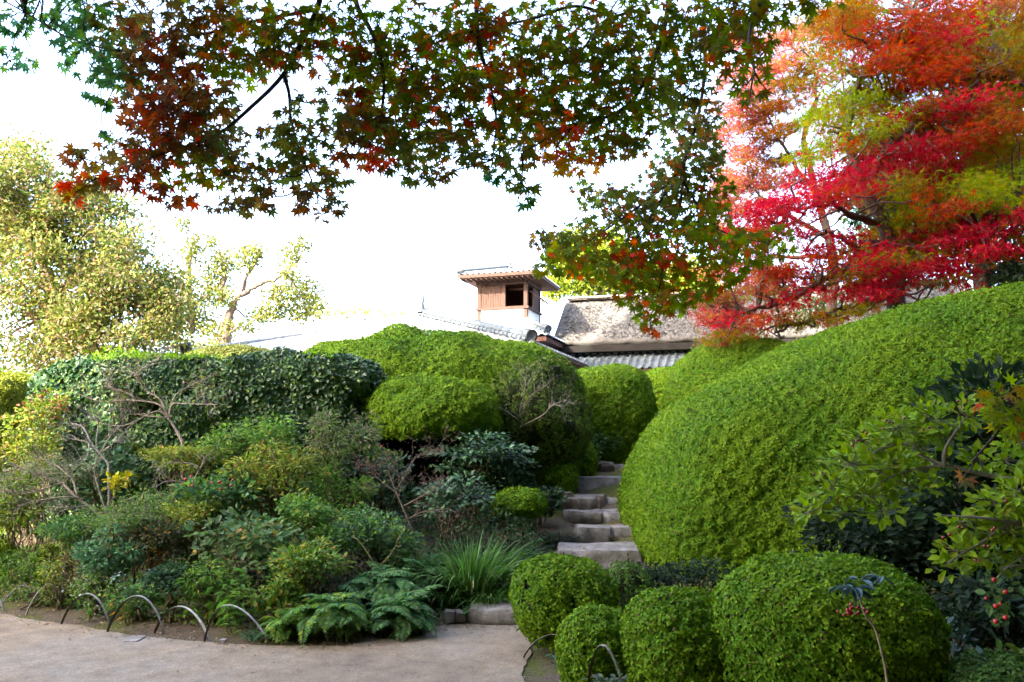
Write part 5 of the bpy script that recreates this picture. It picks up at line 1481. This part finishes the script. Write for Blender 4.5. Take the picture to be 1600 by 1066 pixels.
# berry-bearing sprig below it
spb = gpt(1590, 1010, 3.3)
sp = thing('berry_sprig', 'hanging sprig with bright red berries over the dark corner', 'plant', W(1600, 870, 3.15))
sm = MB(); ln = smooth_line(from_px([(1600, 870, 3.15), (1570, 890, 3.1), (1550, 920, 3.1), (1565, 950, 3.1), (1560, 975, 3.1)]), 6); tube(sm, ln, .004, .002, 4, (.2, .2, .1)); sm.build('stem', M_BARK, sp, smooth=True)
p = ln[rng.integers(3, len(ln), 70)] + rng.normal(size=(70, 3)) * .028
single_leaves(sp, OVAL, p, unit(rdir(70) + np.array([0, 0, .1])), unit(.5 * rdir(70) + np.array([0, -.5, .7])), rng.uniform(.03, .045, 70), mixcol([(1, (.06, .12, .03)), (1, (.09, .16, .04))], 70), M_SOFT)
dots('berry', [W(a, b, 3.04) for a, b in [(1553, 906), (1571, 925), (1541, 935), (1563, 944), (1571, 965), (1556, 971), (1556, 947)]], 7, .009, (.4, .02, .015), sp)

# coralberry in front of the wide mound
cb = gpt(1392, 1090, 3.85)
cb[2] = 0
cor = thing('coralberry_plant', 'slender coralberry with bluish leaves before the wide front mound', 'plant', cb)
sm = MB(); stem = smooth_line([cb, W(1386, 1066, 3.85), W(1378, 1020, 3.85), W(1366, 980, 3.85), W(1352, 962, 3.85), W(1340, 925, 3.85)], 5); tube(sm, stem, .007, .004, 6, (.24, .2, .13)); sm.build('stem', M_BARK, cor, smooth=True)
n = 46
hub = np.array([W(1315, 915, 3.85), W(1345, 905, 3.85), W(1375, 900, 3.85), W(1335, 918, 3.75)])[rng.integers(0, 4, n)]
ang = rng.uniform(0, 2 * PI, n)
D = np.stack([np.cos(ang), np.sin(ang), rng.uniform(-.75, .05, n)], -1)
single_leaves(cor, (LEAF6[0] * np.array([.7, 1, 1.5]), LEAF6[1]), hub + D * .01, unit(D), unit(np.array([0, -.2, 1.]) + .2 * rdir(n)), rng.uniform(.06, .095, n), mixcol([(2, (.025, .06, .045)), (1, (.045, .09, .075)), (1, (.04, .085, .02))], n), M_GLOSS)
dots('berry', [W(1330 + rng.normal() * 14, 955 + rng.normal() * 4, 3.8) for _ in range(22)], 22, .0075, (.33, .012, .03), cor)
leafy('ivy_patch', 'trailing pale-leaved ground ivy at the foot of the small azalea ball', 'ivy', 900, 1030, 40, 18, 5.35, 300, .03, [(2, (.06, .11, .05)), (1, (.10, .15, .07))], LEAF6, M_SOFT, clumps=14, stems=3, stem_r=.003)
leafy('ivy_patch', 'few pale leaves inside the tall front hoop', 'ivy', 950, 1062, 26, 10, 4.75, 60, .035, [(2, (.09, .13, .08)), (1, (.14, .17, .11))], LEAF6, M_SOFT, clumps=8, stems=3, stem_r=.003, singles=60)
# ------------------------------------------------------------------ the maple overhead: trunk behind the camera, branches over the view
MAPLE_S = (lambda A, Ln: (lambda pts: (np.array([[x, y + .12, -.22 * (x * x + y * y)] for x, y in pts]), [[0, i + 1, i] for i in range(1, len(pts) - 1)]))([(0, 0)] + [pt for i in range(7) for pt in ([(.44 * .5 * (Ln[i] + Ln[i - 1]) * math.sin(.5 * (A[i] + A[i - 1])), .44 * .5 * (Ln[i] + Ln[i - 1]) * math.cos(.5 * (A[i] + A[i - 1])))] if i else []) + [(Ln[i] * math.sin(A[i]), Ln[i] * math.cos(A[i]))]]))(rad(-128, -84, -42, 0, 42, 84, 128), [.42, .74, .93, 1.0, .93, .74, .42])
TEAL = [(3, (.030, .085, .055)), (2, (.045, .11, .05)), (1, (.06, .12, .03))]
DRED = [(3, (.13, .045, .03)), (2, (.10, .05, .035)), (2, (.17, .035, .03)), (1, (.07, .055, .035)), (.5, (.34, .04, .03))]
BRN = [(2, (.075, .06, .032)), (2, (.10, .07, .03)), (1, (.14, .06, .03)), (1, (.05, .07, .03))]
OLG = [(3, (.07, .10, .018)), (2, (.10, .13, .018)), (1, (.12, .09, .02)), (.7, (.20, .06, .025)), (.4, (.36, .05, .03))]
GRN = [(3, (.06, .095, .012)), (2, (.09, .12, .014)), (1.4, (.11, .085, .02)), (.5, (.22, .07, .02)), (.25, (.40, .06, .03))]
RSP = [(2, (.36, .035, .03)), (1, (.34, .07, .03)), (2, (.14, .09, .02))]
GRB = [(3, (.06, .085, .03)), (2, (.085, .10, .028)), (1, (.12, .07, .03)), (.5, (.22, .06, .03))]
GYL = [(3, (.09, .14, .012)), (2, (.12, .16, .015)), (1, (.16, .11, .02)), (.7, (.3, .06, .02))]
SPR = [  # px, py, rx, ry, depth, palette
 (18, 25, 26, 26, 3.4, TEAL), (12, 92, 22, 14, 3.4, TEAL), (40, 95, 16, 14, 3.4, TEAL), (70, 20, 26, 14, 3.3, TEAL), (110, 25, 30, 26, 3.3, TEAL), (130, 5, 40, 18, 3.2, TEAL), (95, 55, 20, 16, 3.3, TEAL), (150, 60, 34, 22, 3.2, TEAL), (140, 100, 40, 22, 3.2, TEAL),
 (175, 118, 28, 16, 3.2, TEAL), (190, 30, 40, 26, 3.1, GRB), (185, 75, 36, 24, 3.1, GRB), (205, 130, 36, 22, 3.1, TEAL), (148, 150, 14, 10, 3.2, TEAL), (163, 165, 10, 10, 3.2, TEAL), (165, 208, 10, 10, 3.2, TEAL),
 (240, 30, 46, 30, 3.0, BRN), (250, 80, 46, 34, 3.0, DRED), (225, 105, 36, 28, 3.0, BRN), (255, 125, 46, 30, 3.0, DRED), (230, 165, 40, 28, 3.0, DRED), (270, 165, 46, 30, 3.0, DRED), (300, 130, 40, 30, 3.0, DRED), (260, 195, 56, 26, 2.9, DRED), (225, 215, 46, 24, 2.9, DRED), (275, 225, 56, 26, 2.9, DRED),
 (200, 240, 44, 18, 2.9, BRN), (150, 245, 34, 16, 2.9, BRN), (112, 243, 14, 10, 2.9, DRED), (145, 275, 20, 16, 2.85, RSP), (108, 288, 20, 12, 2.85, RSP), (120, 300, 14, 12, 2.85, RSP), (165, 285, 22, 14, 2.85, BRN), (195, 285, 18, 14, 2.85, DRED), (225, 255, 34, 18, 2.9, DRED), (240, 300, 14, 12, 2.85, DRED),
 (275, 305, 30, 14, 2.85, DRED), (265, 280, 24, 14, 2.9, OLG), (325, 265, 40, 22, 2.9, OLG), (315, 230, 40, 26, 2.9, BRN), (330, 190, 40, 28, 3.0, BRN), (360, 215, 34, 20, 3.0, BRN), (330, 150, 40, 24, 3.0, BRN), (345, 95, 46, 30, 3.0, OLG), (310, 60, 46, 30, 3.0, BRN), (310, 15, 50, 24, 3.0, BRN),
 (350, 40, 34, 20, 3.0, ORAN), (375, 15, 46, 20, 3.0, OLG), (400, 60, 46, 28, 3.0, OLG), (385, 105, 40, 20, 3.0, OLG), (440, 25, 50, 24, 3.0, OLG), (450, 70, 50, 24, 3.0, OLG), (425, 98, 40, 14, 3.0, GRB), (490, 85, 46, 20, 3.0, DRED), (505, 40, 46, 26, 3.0, GRN),
 (380, 260, 34, 18, 2.9, BRN), (400, 290, 40, 20, 2.85, BRN), (375, 320, 22, 14, 2.85, BRN), (410, 315, 26, 14, 2.85, BRN), (345, 318, 18, 10, 2.85, BRN), (440, 260, 34, 20, 2.9, GRB), (470, 225, 40, 24, 2.9, GRB), (455, 190, 30, 22, 2.9, GRB), (430, 215, 30, 18, 2.9, GRB), (480, 260, 36, 24, 2.9, GRB), (490, 295, 26, 16, 2.85, BRN), (478, 318, 22, 12, 2.85, BRN), (520, 318, 18, 12, 2.85, BRN), (506, 338, 9, 7, 2.85, DRED), (520, 280, 26, 18, 2.85, GRB), (465, 155, 16, 9, 2.9, GRB), (500, 160, 12, 8, 2.9, GRB),
 (545, 20, 46, 22, 3.0, GRN), (560, 70, 46, 34, 3.0, GRN), (550, 75, 12, 20, 2.9, RSP), (560, 120, 40, 30, 3.0, GYL), (540, 150, 36, 24, 3.0, BRN), (560, 148, 18, 16, 2.9, RSP), (600, 100, 46, 34, 3.0, OLG), (610, 150, 46, 30, 3.0, GYL), (555, 190, 46, 28, 3.0, BRN), (530, 200, 34, 24, 3.0, GRB), (600, 190, 40, 28, 3.0, OLG), (560, 235, 36, 22, 2.9, DRED), (590, 245, 30, 16, 2.9, RSP), (620, 225, 40, 24, 3.0, GRB),
 (640, 265, 34, 14, 2.9, GRB), (680, 270, 24, 10, 2.9, BRN), (660, 225, 46, 26, 3.0, GRB), (650, 185, 46, 28, 3.0, OLG), (640, 40, 50, 34, 3.1, GRN), (650, 100, 50, 36, 3.1, OLG), (655, 145, 44, 28, 3.1, BRN), (700, 60, 50, 36, 3.1, GYL), (700, 120, 50, 34, 3.1, GYL), (700, 180, 46, 30, 3.1, OLG), (705, 230, 40, 22, 3.0, GRB), (740, 30, 46, 30, 3.1, OLG), (760, 45, 30, 20, 3.0, RSP), (750, 85, 50, 34, 3.1, GYL), (790, 110, 36, 26, 3.1, ORAN), (760, 140, 46, 30, 3.1, OLG), (800, 150, 30, 22, 3.0, RSP), (745, 200, 46, 26, 3.1, OLG), (760, 245, 36, 18, 3.0, GRB), (770, 275, 16, 12, 2.9, TEAL),
 (800, 40, 46, 34, 3.2, GRN), (800, 190, 40, 28, 3.1, OLG), (810, 235, 36, 24, 3.0, GRB), (815, 285, 22, 18, 2.9, GRB), (820, 310, 12, 12, 2.9, TEAL), (840, 80, 46, 34, 3.2, GRN), (840, 135, 46, 30, 3.2, GRN), (845, 185, 46, 30, 3.1, GYL), (850, 235, 40, 22, 3.1, ORAN), (870, 40, 46, 34, 3.2, GRN), (890, 110, 50, 36, 3.2, GRN), (880, 165, 46, 30, 3.2, GRN), (875, 200, 30, 20, 3.0, RSP), (900, 250, 40, 16, 3.1, ORAN), (915, 215, 46, 24, 3.2, OLG), (930, 60, 50, 38, 3.3, GRN), (940, 120, 50, 36, 3.3, GRN), (935, 170, 46, 28, 3.2, GRN), (960, 20, 50, 28, 3.3, GRN), (980, 80, 46, 36, 3.3, GRN), (985, 145, 46, 32, 3.3, GRN), (980, 195, 46, 24, 3.2, GRN), (960, 230, 40, 18, 3.2, GRB), (1000, 225, 36, 14, 3.3, GRB), (1025, 40, 46, 34, 3.4, GRN), (1030, 100, 46, 34, 3.4, GRN), (1035, 165, 40, 30, 3.4, GRB), (1075, 30, 46, 30, 3.3, GRN), (1080, 85, 46, 30, 3.3, GRN), (1075, 140, 40, 30, 3.4, GRB),
 (1130, 30, 46, 30, 2.9, GRN), (1140, 80, 40, 26, 2.8, GRN), (1120, 60, 30, 24, 2.9, BRN), (1180, 35, 46, 28, 2.7, GRN), (1195, 75, 20, 16, 2.5, GRN), (1185, 110, 20, 14, 2.4, GRN), (1160, 135, 12, 16, 2.4, GRN), (1195, 138, 12, 10, 2.4, GRN), (1230, 15, 46, 16, 2.7, GYL), (1280, 5, 40, 12, 2.8, GYL), (1150, 5, 60, 18, 2.8, GRN), (1165, 158, 8, 6, 2.4, GRN),
 (1100, 185, 30, 34, 4.2, GRB), (1070, 200, 36, 30, 4.2, GRB), (1085, 240, 40, 30, 4.2, GRB), (1110, 250, 26, 30, 4.2, GRB), (1050, 260, 36, 26, 4.2, GRB), (1060, 295, 44, 28, 4.2, GRB), (1110, 300, 36, 28, 4.2, OLG), (1020, 300, 40, 26, 4.1, GRB), (985, 325, 40, 22, 4.1, GRB), (950, 345, 40, 20, 4.1, GRB), (925, 310, 24, 16, 4.1, GRB), (910, 290, 16, 10, 4.1, GRB), (960, 300, 26, 14, 4.1, GRB),
 (900, 365, 40, 20, 4.1, GRB), (870, 380, 34, 18, 4.1, GRB), (850, 375, 22, 14, 4.1, BRN), (890, 410, 46, 20, 4.0, OLG), (860, 420, 22, 12, 4.0, OLG), (870, 395, 20, 12, 4.0, OLG), (930, 395, 40, 24, 4.0, OLG), (955, 425, 40, 20, 4.0, OLG), (985, 370, 46, 28, 4.1, OLG), (1025, 345, 46, 28, 4.1, GRB), (1020, 395, 46, 26, 4.0, OLG), (1000, 435, 44, 20, 4.0, OLG), (985, 465, 26, 14, 3.9, OLG), (1040, 430, 40, 24, 4.0, GYL), (1065, 380, 44, 28, 4.0, GYL), (1080, 340, 40, 26, 4.1, OLG), (1115, 350, 40, 26, 4.0, OLG), (1090, 420, 40, 22, 3.9, GYL), (1130, 385, 40, 20, 3.9, GYL), (1060, 470, 36, 18, 3.9, GYL), (1025, 470, 34, 16, 3.9, GYL), (1010, 495, 20, 14, 3.9, GYL), (1018, 515, 10, 8, 3.9, RSP), (1100, 455, 30, 14, 3.9, GYL), (1170, 375, 36, 16, 3.8, GYL), (1200, 395, 30, 14, 3.8, GYL), (1215, 365, 26, 10, 3.8, OLG), (1160, 410, 30, 14, 3.8, GYL), (1130, 435, 26, 12, 3.9, GYL), (1050, 405, 20, 12, 3.9, RSP), (1000, 400, 14, 10, 3.9, RSP), (975, 400, 14, 10, 3.9, RSP),
 (1575, 625, 36, 26, 2.5, OLG), (1590, 660, 30, 22, 2.5, OLG), (1560, 660, 20, 14, 2.5, OLG), (1508, 745, 8, 5, 2.6, DRED)]
BRC = [
 [(505, -60, 3.0), (500, 0, 3.0), (470, 70, 3.0), (440, 120, 3.0), (395, 165, 3.0), (340, 210, 2.95), (270, 235, 2.9), (170, 270, 2.9)],
 [(498, 15, 3.0), (440, 25, 3.0), (390, 35, 3.0), (335, 50, 3.0), (270, 60, 3.05), (200, 80, 3.1), (110, 60, 3.2), (40, 20, 3.3)],
 [(340, 52, 3.0), (315, 90, 3.0), (290, 120, 3.0), (260, 160, 3.0)],
 [(445, 120, 3.0), (452, 150, 2.95), (455, 190, 2.9), (470, 240, 2.9), (490, 290, 2.9)],
 [(560, -60, 3.1), (555, 0, 3.05), (585, 60, 3.0), (600, 130, 3.0), (590, 200, 2.95), (570, 240, 2.9)],
 [(755, -60, 3.2), (745, 0, 3.15), (748, 70, 3.1), (760, 110, 3.1), (775, 180, 3.05), (770, 250, 3.0)],
 [(1060, -60, 3.5), (1045, 10, 3.4), (1030, 70, 3.35), (1000, 140, 3.3), (965, 175, 3.25), (910, 195, 3.2), (860, 215, 3.1), (815, 240, 3.0)],
 [(1015, 20, 3.4), (980, 20, 3.35), (940, 40, 3.3), (900, 90, 3.25), (860, 130, 3.2)],
 [(965, 30, 3.4), (900, 10, 3.3), (830, 30, 3.2), (700, 60, 3.1), (640, 90, 3.05)],
 [(900, 195, 3.15), (880, 215, 3.1), (865, 235, 3.1)],
 [(1110, -60, 4.4), (1100, 30, 4.35), (1102, 95, 4.3), (1095, 160, 4.25), (1080, 220, 4.2), (1058, 270, 4.15), (1015, 310, 4.1), (960, 350, 4.1), (900, 390, 4.05), (860, 410, 4.0)],
 [(1075, 230, 4.2), (1068, 280, 4.15), (1090, 320, 4.1), (1110, 350, 4.0), (1150, 370, 3.9), (1200, 380, 3.85)],
 [(1068, 280, 4.15), (1060, 330, 4.1), (1040, 390, 4.0), (1030, 450, 3.95), (1015, 500, 3.9)],
 [(1040, 300, 4.1), (1010, 350, 4.1), (975, 400, 4.0)],
 [(1300, -80, 2.9), (1220, -20, 2.8), (1180, 20, 2.7), (1170, 70, 2.55), (1180, 115, 2.45)],
 [(1700, 500, 2.7), (1640, 580, 2.6), (1590, 640, 2.5), (1520, 720, 2.45)]]
tb = np.array([3.1, -1.6, 0.0])
mp = thing('maple_tree', 'maple hanging overhead with green, bronze and red star leaves', 'tree', tb)
hubT = np.array([2.4, -.5, 3.3])
b = MB(); tube(b, smooth_line([tb, tb + [-.1, .1, 1.2], [2.75, -1.1, 2.3], hubT, [1.9, .6, 4.2], [1.4, 1.6, 4.6]], 6), .19, .07, 10, (.12, .10, .08), .04); b.build('trunk', M_BARK, mp, smooth=True)
# big limbs over the view, out of sight above the frame
over = smooth_line([hubT, [1.6, .8, 4.0], [.6, 1.7, 4.2], [-.6, 2.2, 4.15], [-1.6, 2.6, 4.0]], 8)
over2 = smooth_line([hubT, [2.1, 1.2, 4.2], [1.7, 2.6, 4.55], [1.2, 4.2, 4.6]], 8)
over3 = smooth_line([hubT, [2.9, .6, 3.6], [2.6, 1.9, 2.6]], 8)
for q, r in ((over, .055), (over2, .05), (over3, .03)):
    b = MB(); tube(b, q, r, r * .5, 8, (.12, .10, .08), .05); b.build('limb', M_BARK, mp, smooth=True)
ov = np.vstack([over, over2, over3])
nodes = []
for q in BRC:
    ln = np.array(from_px(q))
    st = ov[np.linalg.norm(ov - ln[0], axis=1).argmin()]
    first = q[0][1] < 0 or q[0][0] > 1600
    full = smooth_line(np.vstack([[st], ln]) if first else ln, 6)
    b = MB(); tube(b, full, .016 if first else .008, .0025, 6, (.06, .045, .045), .05); b.build('branch', M_BARK, mp, smooth=True)
    nodes.append(full[4:])
nodes = np.vstack(nodes)
for _ in range(60):      # the canopy goes on above the frame
    px, py = rng.uniform(-120, 1340), rng.uniform(-330, -30)
    SPR.append((px, py, 62, 40, 3.1 + rng.uniform(-.3, .4), [GRN, OLG, BRN, GRB][rng.integers(4)] if px > 250 else [TEAL, BRN, DRED][rng.integers(3)]))
sm = MB(); P_, D_, N_, S_, C_ = [], [], [], [], []
for px, py, rx, ry, Y, pal in SPR:
    Y = Y + rng.uniform(-.12, .12)
    k = Y / F_PX
    c = W(px, py, Y)
    n = int(rx * ry * PI / ((56 if py > -20 else 130) * (3.0 / Y) ** 1.6)) + 2
    r = np.array([rx * k, max(rx, ry) * k * 1.1, ry * k])
    p = ell_pts(n, c, r * 1.15, .4)
    j = np.linalg.norm(nodes - c, axis=1).argmin()
    tube(sm, wiggle(nodes[j], c, 5, .05, .02), .0035, .0018, 4, (.07, .05, .045))
    for q in p[::6]: tube(sm, np.array([c, (c + q) / 2 + rng.normal(size=3) * .01, q]), .0014, .0008, 3, (.12, .06, .04))
    o = unit(p - c)
    P_.append(p); D_.append(unit(.35 * o + .55 * rdir(n) + np.array([0, -.1, -.55]))); N_.append(unit(.55 * rdir(n) + np.array([0, -.55, .45])))
    S_.append(rng.uniform(.030, .047, n)); C_.append(mixcol(pal, n, .16) * rng.uniform(.9, 1.1))
sm.build('twigs', M_BARK, mp, smooth=True, kind='stuff')
P_, D_, N_, S_, C_ = map(np.concatenate, (P_, D_, N_, S_, C_))
C_ = C_ * np.array([1.75, 1.65, .9])
shown = S_ / np.linalg.norm(P_ - np.array([0, 0, EYE]), axis=1) + np.where(in_view(P_, -.02), 10, 0)
order = np.argsort(-shown); pk, rs = order[:300], order[300:]
single_leaves(mp, MAPLE, P_[pk], D_[pk], N_[pk], S_[pk], C_[pk], M_MAPLE, variants=40)
m = MB(); scatter(m, MAPLE_S, P_[rs], D_[rs], N_[rs], S_[rs], C_[rs]); m.build('leaves', M_MAPLE, mp, kind='stuff')
# the rest of its crown spreads above and behind the camera
n = 15000
cl = np.stack([rng.uniform(-6, 6, 90), rng.uniform(-5.5, 1.6, 90), rng.uniform(4.1, 5.8, 90)], -1); ci = rng.integers(0, 90, n)
P = cl[ci] + rng.normal(size=(n, 3)) * np.array([.55, .55, .16])
P = P[P[:, 2] > 1.9 + .62 * np.maximum(P[:, 1], 0) + .9]; n = len(P)
m = MB(); scatter(m, LEAF4, P, rdir(n) + np.array([0, 0, -.3]), rdir(n) * .6 + np.array([0, 0, 1.]), rng.uniform(.09, .14, n), mixcol(GRN, n))
sb = MB()
for c in cl: tube(sb, wiggle(ov[np.linalg.norm(ov - c, axis=1).argmin()], c, 4, .06), .012, .004, 4, (.1, .08, .07))
sb.build('upper_branches', M_BARK, mp, smooth=True, kind='stuff')
m.build('upper_leaves', M_MAPLE, mp, kind='stuff')

# ------------------------------------------------------------------ unseen trees added behind and beside the camera to keep the garden in shade
def shade_crown_mesh(R, H, n, L, seed):
    m = MB()
    c = np.array([0, 0, H * .56]); r = np.array([R, R, H * .45])
    cl = ell_pts(34, c, r * .8, .3)
    ci = rng.integers(0, 34, n)
    P = cl[ci] + rdir(n) * np.array([R * .42, R * .42, R * .34]) * rng.uniform(.1, 1, (n, 1)) ** .5
    scatter(m, LEAF4, P, rdir(n), rdir(n), L * rng.uniform(.7, 1.2, n), mixcol(DK, n), 2.0)
    return m
gm = [shade_crown_mesh(3.4, 20, 9000, .42, i) for i in range(2)]
gme = []
for q in gm:
    me = q.mesh('crown'); me.materials.append(M_SOFT); gme.append(me)
tm_ = MB(); tube(tm_, smooth_line([(0, 0, -.2), (.1, 0, 5), (0, .1, 11), (0, 0, 17)], 5), .35, .1, 8, (.12, .09, .07), .05)
tme = tm_.mesh('trunk', smooth=True); tme.materials.append(M_BARK)
SHADE_TREES = [(-13.6, -3.4, 1.0), (-12.4, -4.8, 1.5), (-9.2, -7.6, 1.5), (-6.3, -11.0, 1.45), (-15.5, -8.5, 1.6), (-12.0, -11.5, 1.6), (-2.2, -14.5, 1.0), (-7.6, -15.2, 1.1), (-3.0, -9.5, .8), (2.5, -10.5, 1.2), (7.5, -8, 1.2), (10.5, -2.5, 1.0), (11.5, 3.0, .8), (13.5, 8.0, .75), (0.5, -7.5, 1.0), (5.0, -5.0, .8), (3.0, -6.5, .9), (-1.5, -6.5, .9), (9.5, -5.5, .8), (10.5, 1.0, .7), (12.5, 5.5, .7), (14.5, 1.0, .9), (14.0, -4.0, 1.0), (13.0, 11.0, .6), (16.5, 6.0, .9)]
for i, (x, y, s) in enumerate(SHADE_TREES):
    t = thing('added_shade_tree', 'unseen tall tree added behind the viewer to shade the garden', 'tree', (x, y, gz_(x, y)), 'added shade trees')
    for nm, me in (('crown', gme[i % 2]), ('trunk', tme)):
        o = link(nm, me, t)
        if nm == 'crown': o['kind'] = 'stuff'
    t.rotation_euler = (0, 0, i * 1.3); t.scale = (s, s, s)
# two slim unseen trees added farther left to shade the thatch
for x, y, lb in ((-15.6, 7.6, 'unseen slim cedar added to shade the thatch, the one farther from the path'), (-14.2, 6.3, 'unseen slim cedar added to shade the thatch, the one nearer the path')):
    t = thing('added_cedar', lb, 'tree', (x, y, .3), 'added cedars shading the thatch')
    o = link('crown', gme[0], t); o['kind'] = 'stuff'; o.location = (0, 0, 12.5); o = link('trunk', tme, t); o.scale = (1, 1, 1.5); t.scale = (.6, .6, 1.0)
# unseen oak added right of the view to darken the corner below
ocr = MB(); n = 20000
cl = ell_pts(40, np.array([0, 0, 5.2]), np.array([2.3, 2.6, 2.0]), .3)
cl = np.vstack([cl, ell_pts(34, np.array([-1.4, .2, 7.4]), np.array([3.4, 2.6, 1.0]), .2)]); ci = rng.integers(0, len(cl), n)
P = cl[ci] + rdir(n) * .8 * rng.uniform(.1, 1, (n, 1)) ** .5
P = P + np.array([6.6, 4.6, 0]); P = P[~in_view(P, .18)]; n = len(P)
scatter(ocr, LEAF4, P, rdir(n), rdir(n), .2 * rng.uniform(.7, 1.2, n), mixcol(DK, n), 1.5)
t = thing('added_oak', 'unseen dense oak added beyond the picture edge to shade the berry shrub', 'tree', (6.6, 4.6, .1))
ocr.build('crown', M_GLOSS, t, kind='stuff')
b = MB(); tube(b, smooth_line([(6.6, 4.6, 0), (6.5, 4.7, 2.4), (6.6, 4.6, 5)], 5), .25, .12, 8, (.12, .09, .07), .05); b.build('trunk', M_BARK, t, smooth=True)
